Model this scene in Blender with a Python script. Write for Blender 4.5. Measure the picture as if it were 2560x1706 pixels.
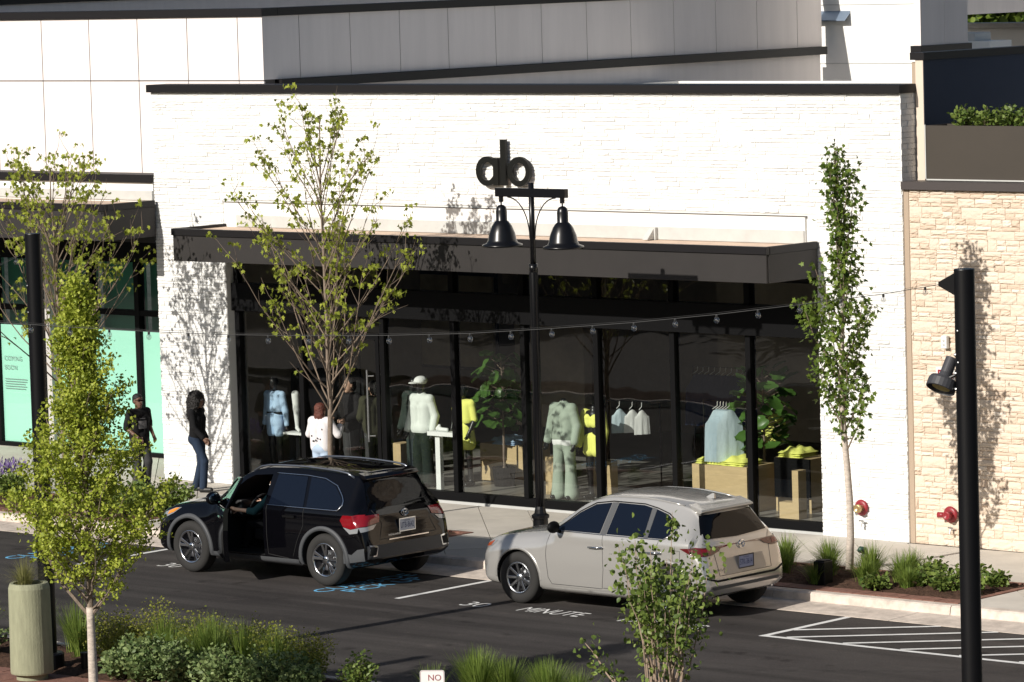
import bpy, bmesh, math, random
import numpy as np
from mathutils import Vector, Matrix
from mathutils.bvhtree import BVHTree
random.seed(7); RNG = np.random.default_rng(7)
for o in list(bpy.data.objects): bpy.data.objects.remove(o, do_unlink=True)
sc = bpy.context.scene
col = sc.collection
R = math.radians
# ---------------------------------------------------------------- camera
CAM = Vector((38.532, -51.827, 9.074)); YAW, PIT, ROL = 0.7296, 0.0911, -0.0290
fw = Vector((-math.sin(YAW)*math.cos(PIT), math.cos(YAW)*math.cos(PIT), -math.sin(PIT)))
rt = Vector((math.cos(YAW), math.sin(YAW), 0)); up = rt.cross(fw)
rr = math.cos(ROL)*rt + math.sin(ROL)*up; uu = -math.sin(ROL)*rt + math.cos(ROL)*up
cd = bpy.data.cameras.new('camera'); cam = bpy.data.objects.new('camera', cd); col.objects.link(cam)
m = Matrix((rr, uu, -fw)).transposed().to_4x4(); m.translation = CAM
cam.matrix_world = m
cd.sensor_width = 36; cd.lens = 36*10881/2560; cd.clip_start = 1; cd.clip_end = 2000
sc.camera = cam
# ---------------------------------------------------------------- sky, sun, exposure
SUN_EL, SUN_AZ = R(29.0), R(5.5)          # light travels towards +Y and a little +X
w = bpy.data.worlds.new('World'); sc.world = w; w.use_nodes = True
nt = w.node_tree; nt.nodes.clear()
sk = nt.nodes.new('ShaderNodeTexSky'); sk.sky_type = 'NISHITA'; sk.sun_disc = False
sk.sun_elevation = SUN_EL; sk.sun_rotation = math.pi + SUN_AZ
sk.air_density = 1.0; sk.dust_density = 1.5; sk.ozone_density = 1.0
bg = nt.nodes.new('ShaderNodeBackground'); bg.inputs[1].default_value = 0.067
ow = nt.nodes.new('ShaderNodeOutputWorld')
nt.links.new(sk.outputs[0], bg.inputs[0]); nt.links.new(bg.outputs[0], ow.inputs[0])
sd = bpy.data.lights.new('sun', 'SUN'); sd.energy = 5.0; sd.angle = R(0.5); sd.color = (1.0, 0.95, 0.87)
so = bpy.data.objects.new('sun', sd); col.objects.link(so)
ld = Vector((math.sin(SUN_AZ)*math.cos(SUN_EL), math.cos(SUN_AZ)*math.cos(SUN_EL), -math.sin(SUN_EL)))
so.rotation_euler = ld.to_track_quat('-Z', 'Y').to_euler(); so.location = (0, -30, 30)
sc.view_settings.view_transform = 'Standard'; sc.view_settings.look = 'None'
sc.view_settings.exposure = 0.05; sc.view_settings.gamma = 1.0; sc.view_settings.use_curve_mapping = False
sc.render.engine = 'CYCLES'
sc.cycles.max_bounces = 10; sc.cycles.transparent_max_bounces = 16
sc.cycles.caustics_reflective = False; sc.cycles.caustics_refractive = False
# ---------------------------------------------------------------- helpers
WL = {}
def wl(o): return WL.get(o.name, Vector((0, 0, 0)))
def tag(o, label=None, cat=None, group=None, kind=None):
    if label: o['label'] = label
    if cat: o['category'] = cat
    if group: o['group'] = group
    if kind: o['kind'] = kind
    return o
def thing(name, label, cat, loc=(0, 0, 0), group=None):
    o = bpy.data.objects.new(name, None); col.objects.link(o); o.location = loc
    o.empty_display_size = .2; WL[o.name] = Vector(loc)
    return tag(o, label, cat, group)
def link(name, me, mat=None, parent=None, loc=None):
    o = bpy.data.objects.new(name, me); col.objects.link(o)
    if mat is not None and len(me.materials) == 0: me.materials.append(mat)
    if parent is not None:
        o.parent = parent; WL[o.name] = wl(parent)
    if loc is not None: o.location = Vector(loc) - (wl(parent) if parent else Vector())
    return o
class MB:
    def __init__(s): s.v = []; s.f = []
    def add(s, vs, fs):
        n = len(s.v); s.v += [tuple(v) for v in vs]; s.f += [tuple(i+n for i in f) for f in fs]; return s
    def box(s, x0, x1, y0, y1, z0, z1):
        return s.add([(x0,y0,z0),(x1,y0,z0),(x1,y1,z0),(x0,y1,z0),(x0,y0,z1),(x1,y0,z1),(x1,y1,z1),(x0,y1,z1)],
                     [(0,3,2,1),(4,5,6,7),(0,1,5,4),(1,2,6,5),(2,3,7,6),(3,0,4,7)])
    def obox(s, c, size, rot=None):
        hx, hy, hz = [a/2 for a in size]; M = rot if rot is not None else Matrix.Identity(3); c = Vector(c)
        p = [c + M @ Vector(q) for q in [(-hx,-hy,-hz),(hx,-hy,-hz),(hx,hy,-hz),(-hx,hy,-hz),(-hx,-hy,hz),(hx,-hy,hz),(hx,hy,hz),(-hx,hy,hz)]]
        return s.add(p, [(0,3,2,1),(4,5,6,7),(0,1,5,4),(1,2,6,5),(2,3,7,6),(3,0,4,7)])
    def quad(s, a, b, c, d): return s.add([a, b, c, d], [(0, 1, 2, 3)])
    def prism(s, poly, f0, f1):
        n = len(poly); s.add([f0(*p) for p in poly] + [f1(*p) for p in poly],
            [tuple(range(n-1, -1, -1)), tuple(range(n, 2*n))] + [(i, (i+1) % n, n+(i+1) % n, n+i) for i in range(n)]); return s
    def tube(s, pts, r, n=8, cap=True):
        pts = [Vector(p) for p in pts]; k = len(pts)
        if not hasattr(r, '__len__'): r = [r]*k
        ref = None; rings = []
        for i in range(k):
            t = (pts[min(i+1, k-1)] - pts[max(i-1, 0)])
            if t.length < 1e-9: t = Vector((0, 0, 1))
            t.normalize()
            if ref is None: ref = Vector((1, 0, 0)) if abs(t.x) < .9 else Vector((0, 1, 0))
            a = (ref - t*ref.dot(t))
            if a.length < 1e-6: a = t.orthogonal()
            a.normalize(); ref = a; b = t.cross(a)
            rings.append([pts[i] + r[i]*(math.cos(6.2831853*j/n)*a + math.sin(6.2831853*j/n)*b) for j in range(n)])
        vs = [p for g in rings for p in g]; fs = []
        for i in range(k-1):
            for j in range(n): fs.append((i*n+j, i*n+(j+1) % n, (i+1)*n+(j+1) % n, (i+1)*n+j))
        if cap: fs += [tuple(range(n-1, -1, -1)), tuple((k-1)*n+j for j in range(n))]
        return s.add(vs, fs)
    def lathe(s, prof, c=(0,0,0), n=24, M=None, cap=True):
        c = Vector(c); vs = []; fs = []; k = len(prof)
        for r, z in prof:
            for j in range(n):
                p = Vector((r*math.cos(6.2831853*j/n), r*math.sin(6.2831853*j/n), z))
                vs.append(c + (M @ p if M is not None else p))
        for i in range(k-1):
            for j in range(n): fs.append((i*n+j, i*n+(j+1) % n, (i+1)*n+(j+1) % n, (i+1)*n+j))
        if cap and prof[0][0] > 1e-4: fs.append(tuple(range(n-1, -1, -1)))
        if cap and prof[-1][0] > 1e-4: fs.append(tuple((k-1)*n+j for j in range(n)))
        return s.add(vs, fs)
    def sphere(s, c, r, n=12, k=8):
        rx, ry, rz = r if hasattr(r, '__len__') else (r, r, r); c = Vector(c); vs = []; fs = []
        for i in range(k+1):
            a = math.pi*i/k
            for j in range(n): vs.append(c + Vector((rx*math.sin(a)*math.cos(6.2831853*j/n), ry*math.sin(a)*math.sin(6.2831853*j/n), -rz*math.cos(a))))
        for i in range(k):
            for j in range(n): fs.append((i*n+j, i*n+(j+1) % n, (i+1)*n+(j+1) % n, (i+1)*n+j))
        return s.add(vs, fs)
    def mesh(s, name, off=Vector((0, 0, 0)), bevel=0, smooth=False, seg=1):
        me = bpy.data.meshes.new(name)
        me.from_pydata([(x-off.x, y-off.y, z-off.z) for x, y, z in s.v], [], s.f)
        if bevel:
            bm = bmesh.new(); bm.from_mesh(me)
            bmesh.ops.bevel(bm, geom=list(bm.edges), offset=bevel, segments=seg, profile=.6, affect='EDGES', clamp_overlap=True)
            bm.to_mesh(me); bm.free()
        if smooth: me.shade_smooth()
        me.update(); return me
    def build(s, name, mat, parent=None, bevel=0, smooth=False, seg=1):
        return link(name, s.mesh(name, wl(parent) if parent else Vector(), bevel, smooth, seg), mat, parent)
def np_mesh(name, V, F, smooth=False):
    V = np.ascontiguousarray(V, dtype=np.float32); F = np.ascontiguousarray(F, dtype=np.int32)
    me = bpy.data.meshes.new(name); k = F.shape[1]
    me.vertices.add(len(V)); me.vertices.foreach_set('co', V.ravel())
    me.loops.add(F.size); me.loops.foreach_set('vertex_index', F.ravel())
    me.polygons.add(len(F)); me.polygons.foreach_set('loop_start', np.arange(0, F.size, k, dtype=np.int32))
    me.update(calc_edges=True)
    if smooth: me.shade_smooth()
    return me
def np_obj(name, V, F, mat, parent=None, smooth=False):
    off = np.array(wl(parent)) if parent else np.zeros(3)
    return link(name, np_mesh(name, np.asarray(V)-off, F, smooth), mat, parent)
def copy_tree(o, parent=None, loc=None):
    c = o.copy(); col.objects.link(c)
    if parent is not None: c.parent = parent
    if loc is not None: c.location = loc
    WL[c.name] = Vector(c.location) if parent is None else wl(parent)
    for ch in [x for x in bpy.data.objects if x.parent == o]: copy_tree(ch, c)
    return c
# ---------------------------------------------------------------- materials
def mat(name, colr, rough=.6, metal=0, var=.0, vscale=4., bump=0, bscale=40., spec=.5, coat=0, detail=6, col2=None, stretch=None, trans=0):
    mt = bpy.data.materials.new(name); mt.use_nodes = True; N = mt.node_tree.nodes; L = mt.node_tree.links
    b = N['Principled BSDF']; b.inputs['Base Color'].default_value = (*colr, 1); b.inputs['Roughness'].default_value = rough
    b.inputs['Metallic'].default_value = metal; b.inputs['Specular IOR Level'].default_value = spec
    if coat: b.inputs['Coat Weight'].default_value = coat; b.inputs['Coat Roughness'].default_value = .04
    if var or bump or col2:
        tc = N.new('ShaderNodeTexCoord'); src = tc.outputs['Object']
        if stretch:
            mp = N.new('ShaderNodeMapping'); mp.inputs['Scale'].default_value = stretch; L.new(src, mp.inputs['Vector']); src = mp.outputs['Vector']
    if var or col2:
        nz = N.new('ShaderNodeTexNoise'); nz.inputs['Scale'].default_value = vscale; nz.inputs['Detail'].default_value = detail
        nz.inputs['Roughness'].default_value = .65; L.new(src, nz.inputs['Vector'])
        cr = N.new('ShaderNodeValToRGB'); cr.color_ramp.elements[0].position = .3; cr.color_ramp.elements[1].position = .7
        c2 = col2 or [min(1, c*(1+var)) for c in colr]; c1 = colr if col2 else [c*(1-var) for c in colr]
        cr.color_ramp.elements[0].color = (*c1, 1); cr.color_ramp.elements[1].color = (*c2, 1)
        L.new(nz.outputs['Fac'], cr.inputs['Fac']); L.new(cr.outputs['Color'], b.inputs['Base Color'])
    if bump:
        n2 = N.new('ShaderNodeTexNoise'); n2.inputs['Scale'].default_value = bscale; n2.inputs['Detail'].default_value = 5; L.new(src, n2.inputs['Vector'])
        bp = N.new('ShaderNodeBump'); bp.inputs['Strength'].default_value = bump; bp.inputs['Distance'].default_value = .02
        L.new(n2.outputs['Fac'], bp.inputs['Height']); L.new(bp.outputs['Normal'], b.inputs['Normal'])
    return mt
def rnd_mat(name, c1, c2, rough=.7, trans=.35, bump=0, bscale=30, c3=None):
    """colour varies from one loose piece (leaf, stone) to the next"""
    mt = bpy.data.materials.new(name); mt.use_nodes = True; N = mt.node_tree.nodes; L = mt.node_tree.links
    b = N['Principled BSDF']; b.inputs['Roughness'].default_value = rough; b.inputs['Specular IOR Level'].default_value = .3
    g = N.new('ShaderNodeNewGeometry'); cr = N.new('ShaderNodeValToRGB')
    cr.color_ramp.elements[0].color = (*c1, 1); cr.color_ramp.elements[1].color = (*c2, 1)
    if c3:
        e = cr.color_ramp.elements.new(.5); e.color = (*c3, 1)
    L.new(g.outputs['Random Per Island'], cr.inputs['Fac']); L.new(cr.outputs['Color'], b.inputs['Base Color'])
    if bump:
        tc = N.new('ShaderNodeTexCoord'); n2 = N.new('ShaderNodeTexNoise'); n2.inputs['Scale'].default_value = bscale; n2.inputs['Detail'].default_value = 6
        L.new(g.outputs['Position'], n2.inputs['Vector'])
        bp = N.new('ShaderNodeBump'); bp.inputs['Strength'].default_value = bump; bp.inputs['Distance'].default_value = .02
        L.new(n2.outputs['Fac'], bp.inputs['Height']); L.new(bp.outputs['Normal'], b.inputs['Normal'])
    if trans:
        t = N.new('ShaderNodeBsdfTranslucent'); L.new(cr.outputs['Color'], t.inputs['Color'])
        mx = N.new('ShaderNodeMixShader'); mx.inputs[0].default_value = trans
        L.new(b.outputs[0], mx.inputs[1]); L.new(t.outputs[0], mx.inputs[2]); L.new(mx.outputs[0], N['Material Output'].inputs['Surface'])
    return mt
def glass_mat(name, tint, refl=1.0, rough=0.0, ior=1.5):
    mt = bpy.data.materials.new(name); mt.use_nodes = True; N = mt.node_tree.nodes; L = mt.node_tree.links
    N.remove(N['Principled BSDF']); t = N.new('ShaderNodeBsdfTransparent'); t.inputs['Color'].default_value = (*tint, 1)
    g = N.new('ShaderNodeBsdfGlossy'); g.inputs['Roughness'].default_value = rough; g.inputs['Color'].default_value = (refl, refl, refl, 1)
    tc = N.new('ShaderNodeTexCoord'); n2 = N.new('ShaderNodeTexNoise'); n2.inputs['Scale'].default_value = .9; n2.inputs['Detail'].default_value = 1
    bp = N.new('ShaderNodeBump'); bp.inputs['Strength'].default_value = .12; bp.inputs['Distance'].default_value = .05
    L.new(tc.outputs['Object'], n2.inputs['Vector']); L.new(n2.outputs['Fac'], bp.inputs['Height']); L.new(bp.outputs['Normal'], g.inputs['Normal'])
    lw = N.new('ShaderNodeLayerWeight'); lw.inputs['Blend'].default_value = .5
    pw = N.new('ShaderNodeMath'); pw.operation = 'POWER'; pw.inputs[1].default_value = 5; L.new(lw.outputs['Facing'], pw.inputs[0])
    f = N.new('ShaderNodeMath'); f.operation = 'MULTIPLY_ADD'; f0 = ((ior-1)/(ior+1))**2; f.inputs[1].default_value = 1-f0; f.inputs[2].default_value = f0; f.use_clamp = True
    L.new(pw.outputs[0], f.inputs[0])
    mx = N.new('ShaderNodeMixShader'); L.new(f.outputs[0], mx.inputs[0]); L.new(t.outputs[0], mx.inputs[1]); L.new(g.outputs[0], mx.inputs[2])
    L.new(mx.outputs[0], N['Material Output'].inputs['Surface']); return mt
M = {}
def asphalt_mat():
    mt = bpy.data.materials.new('asphalt'); mt.use_nodes = True; N = mt.node_tree.nodes; L = mt.node_tree.links; b = N['Principled BSDF']
    b.inputs['Roughness'].default_value = .85; b.inputs['Specular IOR Level'].default_value = .2; g = N.new('ShaderNodeNewGeometry')
    def nz(sc_, dt, st=None):
        n = N.new('ShaderNodeTexNoise'); n.inputs['Scale'].default_value = sc_; n.inputs['Detail'].default_value = dt
        if st:
            mp = N.new('ShaderNodeMapping'); mp.inputs['Scale'].default_value = st; L.new(g.outputs['Position'], mp.inputs['Vector']); L.new(mp.outputs[0], n.inputs['Vector'])
        else: L.new(g.outputs['Position'], n.inputs['Vector'])
        return n
    def ramp(n, p0, p1, c0, c1):
        r = N.new('ShaderNodeValToRGB'); r.color_ramp.elements[0].position = p0; r.color_ramp.elements[1].position = p1; r.color_ramp.elements[0].color = (*c0, 1); r.color_ramp.elements[1].color = (*c1, 1); L.new(n.outputs['Fac'], r.inputs['Fac']); return r
    def mul(a, b_):
        m_ = N.new('ShaderNodeMix'); m_.data_type = 'RGBA'; m_.blend_type = 'MULTIPLY'; m_.inputs[0].default_value = 1; L.new(a, m_.inputs[6]); L.new(b_, m_.inputs[7]); return m_.outputs[2]
    base = ramp(nz(.55, 5), .3, .7, (.045,.040,.039), (.062,.056,.053)); grit = ramp(nz(55, 3), .3, .75, (.72,.72,.72), (1.35,1.33,1.3))
    tyre = ramp(nz(1.1, 4, (.12,2.2,1)), .36, .6, (.68,.68,.68), (1.12,1.12,1.12)); stain = ramp(nz(2.3, 3), .24, .36, (.45,.43,.42), (1,1,1)); dust = ramp(nz(3.1, 8), .62, .8, (1,1,1), (1.5,1.45,1.4))
    o = mul(mul(mul(mul(base.outputs[0], grit.outputs[0]), tyre.outputs[0]), stain.outputs[0]), dust.outputs[0]); L.new(o, b.inputs['Base Color'])
    bp = N.new('ShaderNodeBump'); bp.inputs['Strength'].default_value = .5; bp.inputs['Distance'].default_value = .01; n2 = nz(110, 3); L.new(n2.outputs['Fac'], bp.inputs['Height']); L.new(bp.outputs[0], b.inputs['Normal']); return mt
M['asphalt'] = asphalt_mat()
M['concrete'] = mat('concrete', (.56,.52,.46), .85, var=.1, vscale=1.2, bump=.25, bscale=60, spec=.3)
M['kerb'] = mat('kerb_concrete', (.60,.52,.45), .85, var=.28, vscale=4, bump=.4, bscale=50, spec=.3)
M['paint_white'] = mat('road_paint_white', (.62,.61,.59), .8, vscale=9, detail=9, col2=(.82,.82,.80))
M['paint_blue'] = mat('road_paint_blue', (.16,.50,.80), .7, var=.1, vscale=14)
M['mulch'] = mat('mulch', (.075,.042,.028), .95, var=.5, vscale=18, bump=1, bscale=45, spec=.2)
M['brick_pave'] = mat('brick_paving', (.22,.105,.075), .85, var=.25, vscale=7, bump=.3, bscale=60)
M['white_core'] = mat('white_mortar', (.70,.69,.66), .9)
M['white_stone'] = rnd_mat('white_painted_stone', (.74,.735,.72), (.85,.845,.83), .8, 0, .45, 24)
M['tan_stone'] = rnd_mat('tan_split_stone', (.61,.48,.37), (.76,.67,.57), .85, 0, .8, 20, c3=(.69,.575,.46))
M['tan_mortar'] = mat('tan_mortar', (.46,.37,.28), .95)
M['black_metal'] = mat('black_metal', (.004,.004,.0045), .55, spec=.12)
M['cap_metal'] = mat('cap_metal', (.008,.007,.008), .5, spec=.3)
M['fascia'] = mat('fascia_bronze', (.029,.026,.025), .6, spec=.3, var=.08, vscale=2)
M['cream'] = mat('cream_panel', (.78,.715,.69), .75, var=.05, vscale=1.6, stretch=(2,2,.2))
M['joint'] = mat('joint_dark', (.08,.07,.065), .9)
M['canopy_roof'] = mat('canopy_roof', (.62,.47,.36), .85, var=.15, vscale=3)
M['flashing'] = mat('grey_flashing', (.50,.50,.48), .6, var=.08, vscale=3)
M['smooth_white'] = mat('smooth_white_stucco', (.82,.81,.78), .85, bump=.1, bscale=80)
M['glass'] = glass_mat('storefront_glass', (.90,.93,.91), ior=1.9)
M['glass_green'] = glass_mat('green_glass', (.72,.92,.85), ior=1.8)
M['vinyl'] = mat('mint_window_film', (.66,.84,.77), .5, var=.04, vscale=.6)
M['vinyl_dark'] = mat('green_window_film', (.10,.24,.18), .3, var=.1, vscale=.8, coat=.4)
M['print'] = mat('dark_print', (.20,.30,.27), .6)
M['navy'] = mat('navy_stucco', (.035,.045,.075), .8, var=.06, vscale=2)
M['beige'] = mat('beige_stucco', (.66,.56,.46), .85, bump=.1, bscale=80)
M['brown'] = mat('brown_metal', (.045,.036,.027), .6, var=.05, vscale=2)
M['steel'] = mat('brushed_steel', (.55,.56,.57), .3, 1)
M['red'] = mat('red_enamel', (.27,.022,.03), .4, var=.2, vscale=20)
M['brass'] = mat('brass', (.55,.40,.20), .35, .8)
M['white'] = mat('white_plastic', (.80,.80,.78), .5)
M['pole'] = mat('black_powder_coat', (.004,.004,.005), .4, spec=.3)
M['lamp_black'] = mat('lamp_black_gloss', (.005,.005,.006), .3, spec=.4)
# ---------------------------------------------------------------- text
def text_np(body, extr=0.0):
    cu = bpy.data.curves.new('t', 'FONT'); cu.body = body; cu.size = 1; cu.extrude = extr; cu.resolution_u = 3; cu.align_x = 'LEFT'
    o = bpy.data.objects.new('t', cu); col.objects.link(o)
    me = bpy.data.meshes.new_from_object(o.evaluated_get(bpy.context.evaluated_depsgraph_get()))
    V = np.array([v.co[:] for v in me.vertices]); F = [tuple(p.vertices) for p in me.polygons]
    bpy.data.objects.remove(o); bpy.data.curves.remove(cu); bpy.data.meshes.remove(me); return V, F
def place_text(name, body, mt, parent, org, xd, yd, h, w=None, extr=0.0, bold=0):
    V, F = text_np(body, extr/h if extr else 0)
    V[:, 0] -= V[:, 0].min(); V[:, 1] -= V[:, 1].min(); sy = h/V[:, 1].max(); sx = (w/V[:, 0].max()) if w else sy
    xd = Vector(xd).normalized(); yd = Vector(yd).normalized(); nd = xd.cross(yd); org = Vector(org)
    b = MB(); b.add([org + xd*(v[0]*sx) + yd*(v[1]*sy) + nd*(v[2]*h) for v in V], F)
    return b.build(name, mt, parent)
def clip(poly, a, bq, cq):          # keep a*x+b*y<=c
    out = []
    for i in range(len(poly)):
        p, q = poly[i], poly[(i+1) % len(poly)]; dp = a*p[0]+bq*p[1]-cq; dq = a*q[0]+bq*q[1]-cq
        if dp <= 0: out.append(p)
        if dp*dq < 0:
            t = dp/(dp-dq); out.append((p[0]+(q[0]-p[0])*t, p[1]+(q[1]-p[1])*t))
    return out
def clip_rect(poly, x0, x1, y0, y1):
    for a, b, c in ((-1,0,-x0),(1,0,x1),(0,-1,-y0),(0,1,y1)):
        poly = clip(poly, a, b, c)
        if len(poly) < 3: return []
    return poly
def area(p): return abs(sum(p[i][0]*p[(i+1)%len(p)][1]-p[(i+1)%len(p)][0]*p[i][1] for i in range(len(p))))/2
def rough_sheet(name, x0, x1, y0, y1, z, mt, amp, step, parent=None, kind=None):
    nx = max(2, int((x1-x0)/step)); ny = max(2, int((y1-y0)/step))
    X, Y = np.meshgrid(np.linspace(x0, x1, nx+1), np.linspace(y0, y1, ny+1)); Z = z + amp*RNG.standard_normal(X.shape)*.5
    e = np.minimum(np.minimum(X-x0, x1-X), np.minimum(Y-y0, y1-Y)); Z += np.clip(e, 0, .4)*.12
    V = np.stack([X.ravel(), Y.ravel(), Z.ravel()], 1); i = np.arange(nx*ny); r, cc = i//nx, i % nx; a = r*(nx+1)+cc
    o = np_obj(name, V, np.stack([a, a+1, a+nx+2, a+nx+1], 1), mt, parent, True)
    if kind: tag(o, kind=kind)
    return o
# ---------------------------------------------------------------- ground, road, kerb, sidewalk
g = MB().quad((-1500,-1500,-.19),(1500,-1500,-.19),(1500,1500,-.19),(-1500,1500,-.19)).build('ground', M['asphalt']); tag(g, kind='structure')
road = MB().quad((-70,-13.3,-.15),(60,-13.3,-.15),(60,-4.7,-.15),(-70,-4.7,-.15)).build('road', M['asphalt']); tag(road, kind='structure')
gut = MB().box(-70, 60, -5.32, -4.6, -.17, -.147).build('gutter', M['joint']); tag(gut, kind='structure')
kb = MB().box(-70, 60, -4.58, -4.42, -.17, -.03).build('kerb', M['joint']); tag(kb, kind='structure')
x = -33.0; i = 0
while x < 12:
    L_ = 3.05
    b = MB().prism([(-5.33,-.146),(-5.33,-.140),(-4.62,-.122),(-4.62,-.146)], lambda y, z: (x+.006, y, z), lambda y, z: (x+L_-.006, y, z)); b.build('gutter_slab', M['kerb'], gut)
    b = MB().prism([(-4.625,-.15),(-4.60,-.02),(-4.57,0),(-4.43,.002),(-4.43,-.15)], lambda y, z: (x+.5+.006, y, z), lambda y, z: (x+.5+L_-.006, y, z)); b.build('kerb_stone', M['kerb'], kb)
    x += L_
sw = MB().quad((-45,-4.43,-.05),(12,-4.43,-.05),(12,.3,-.05),(-45,.3,-.05)).quad((-45,.3,-.05),(-16,.3,-.05),(-16,2.4,-.05),(-45,2.4,-.05)).build('sidewalk', M['joint']); tag(sw, kind='structure')
CON = [M['concrete']] + [mat('concrete', c, .85, var=.1, vscale=1.4, bump=.25, bscale=60, spec=.3) for c in ((.53,.49,.43),(.58,.54,.48))]
BEDS = [(-20.5,-12.2),(-10.5,-6.55),(-.9,4.1)]; YB0, YB1 = -4.25, -2.42
regs = [(-28,9.5,YB1,.02),(-28,-16.0,.02,2.25)]
px = -28
for a, b_ in BEDS: regs.append((px, a, -4.43, YB1)); px = b_
regs.append((px, 9.5, -4.43, YB1))
S2 = 1.08; T2 = 3.24; gp = .009
for rg in regs:
    u0 = math.floor((rg[0]+rg[2]+2.18)/S2)-1; u1 = math.ceil((rg[1]+rg[3]+2.18)/S2)+1
    v0 = math.floor((rg[0]-rg[3])/T2)-1; v1 = math.ceil((rg[1]-rg[2])/T2)+1
    for u in range(u0, u1):
        for v in range(v0, v1):
            off = (u % 2)*T2/2; p0, p1 = u*S2-2.18+gp, (u+1)*S2-2.18-gp; q0, q1 = v*T2+off+gp, (v+1)*T2+off-gp
            pl = clip_rect([((p+q)/2, (p-q)/2) for p, q in ((p0,q0),(p0,q1),(p1,q1),(p1,q0))], *rg)
            if len(pl) < 3 or area(pl) < .01: continue
            zz = random.uniform(-.003, .003)
            MB().prism(pl[::-1], lambda a, b: (a, b, -.04), lambda a, b: (a, b, zz)).build('paving_slab', random.choice(CON), sw)
# planting beds by the kerb with brick edging
for k, (a, b_) in enumerate(BEDS):
    bed = rough_sheet('planting_bed', a+.12, b_-.12, YB0+.14, YB1-.1, -.01, M['mulch'], .03, .06, kind='structure')
    n = int((b_-a)/.2)
    for j in range(n):
        xx = a + j*(b_-a)/n
        for y0, y1 in ((-4.425, -4.25+.12), (YB1-.1, YB1-.005)):
            MB().box(xx+.004, xx+(b_-a)/n-.004, y0+.004, y1-.004, -.04, .012+random.uniform(-.003,.003)).build('edging_brick', M['brick_pave'], bed)
    for j in range(9):
        yy = -4.13+j*(1.61/9)
        for x0, x1 in ((a, a+.115), (b_-.115, b_)): MB().box(x0+.004, x1-.004, yy+.004, yy+1.61/9-.004, -.04, .012+random.uniform(-.003,.003)).build('edging_brick', M['brick_pave'], bed)
# foreground island: kerb, mulch bed, brick path
ik = MB().box(-60, 30, -13.32, -13.17, -.17, -.03).build('island_kerb', M['joint']); tag(ik, kind='structure')
for j in range(16):
    x0 = -24+j*2.4; MB().prism([(-13.15,-.16),(-13.17,-.02),(-13.2,.0),(-13.33,.0),(-13.33,-.16)][::-1], lambda y, z: (x0+.006, y, z), lambda y, z: (x0+2.394, y, z)).build('kerb_stone', M['kerb'], ik)
ib = rough_sheet('island_bed', -24, 16, -15.0, -13.33, -.03, M['mulch'], .04, .09, kind='structure')
pth = MB().quad((-60,-60,-.03),(40,-60,-.03),(40,-15.0,-.03),(-60,-15.0,-.03)).build('brick_path', M['joint']); tag(pth, kind='structure')
for i in range(24):
    for j in range(9):
        x0 = -5.4+i*.26+(j % 2)*.13; y0 = -17.34+j*.26
        MB().box(x0+.003, x0+.257, y0+.003, y0+.257, -.06, random.uniform(-.003,.003)).build('brick', M['brick_pave'], pth)
# ---------------------------------------------------------------- road paint
ZP = -.146
def line(x0, y0, x1, y1, w_, name='painted_line', mt=None):
    a = Vector((x0,y0,ZP)); b = Vector((x1,y1,ZP)); d = (b-a).normalized(); n = Vector((-d.y,d.x,0))*w_/2
    MB().quad(a-n, b-n, b+n, a+n).build(name, mt or M['paint_white'], road)
line(-3.60,-7.33,-3.60,-5.34,.1); line(-10.25,-7.33,-10.25,-5.34,.1); line(-16.9,-7.33,-16.9,-5.34,.1)
line(2.93,-7.22,2.93,-5.34,.1); ZP = -.1445; line(2.88,-7.19,12,-7.19,.1)
for j in range(9):
    x0 = 2.35+j*.93; xs, ys, xe, ye = x0, -7.14, x0+1.80*1.18, -5.34
    if xs < 2.98: t = (2.98-xs)/(xe-xs); xs = 2.98; ys = -7.14+t*1.8
    ZP = -.143; line(xs, ys, xe, ye, .09)
ZP = -.146
def road_word(body, x, y, w_, h): return place_text('painted_word', body, M['paint_white'], road, (x, y, ZP), (1,0,0), (0,1,0), h, w_)
for X0 in (0, -6.65):
    road_word('30', -2.44+X0,-7.31+(.5 if X0 else 0),.40,.34)
    if not X0: road_word('MINUTE', -1.40+X0,-7.27,1.12,.34); road_word('PARKING', .42+X0,-7.25,1.4,.34)
    for body, dx, y0, ln in (('CURBSIDE', 0, -7.45, 2.0), ('PICK UP', .37, -7.2, 1.55)):
        place_text('painted_word', body, M['paint_blue'], road, (-4.93+X0+dx, y0, ZP), (0,1,0), (-1,0,0), .29, ln)
# ---------------------------------------------------------------- white stone storefront building
H0 = 6.70; OX0, OX1, OZ = -14.32, -1.62, 4.84
stb = thing('store_building', 'white stone-faced storefront building with black cap and dark canopy', 'building', (-8, 0, 0))
core = MB()
for a in ((-16,OX0,0,H0),(OX1,0,0,H0),(OX0,OX1,4.40,H0)): core.box(a[0],a[1],.03,.42,a[2],a[3])
core.box(-16,-15.6,.42,14,0,6.3); core.box(-.4,0.0,.42,14,0,6.3); core.box(-15.6,-.4,13.8,14,0,6.3)
wall = core.build('wall', M['white_core'], stb)
MB().box(-15.6,-.4,.42,13.8,5.2,5.5).build('roof', M['flashing'], stb)
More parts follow.
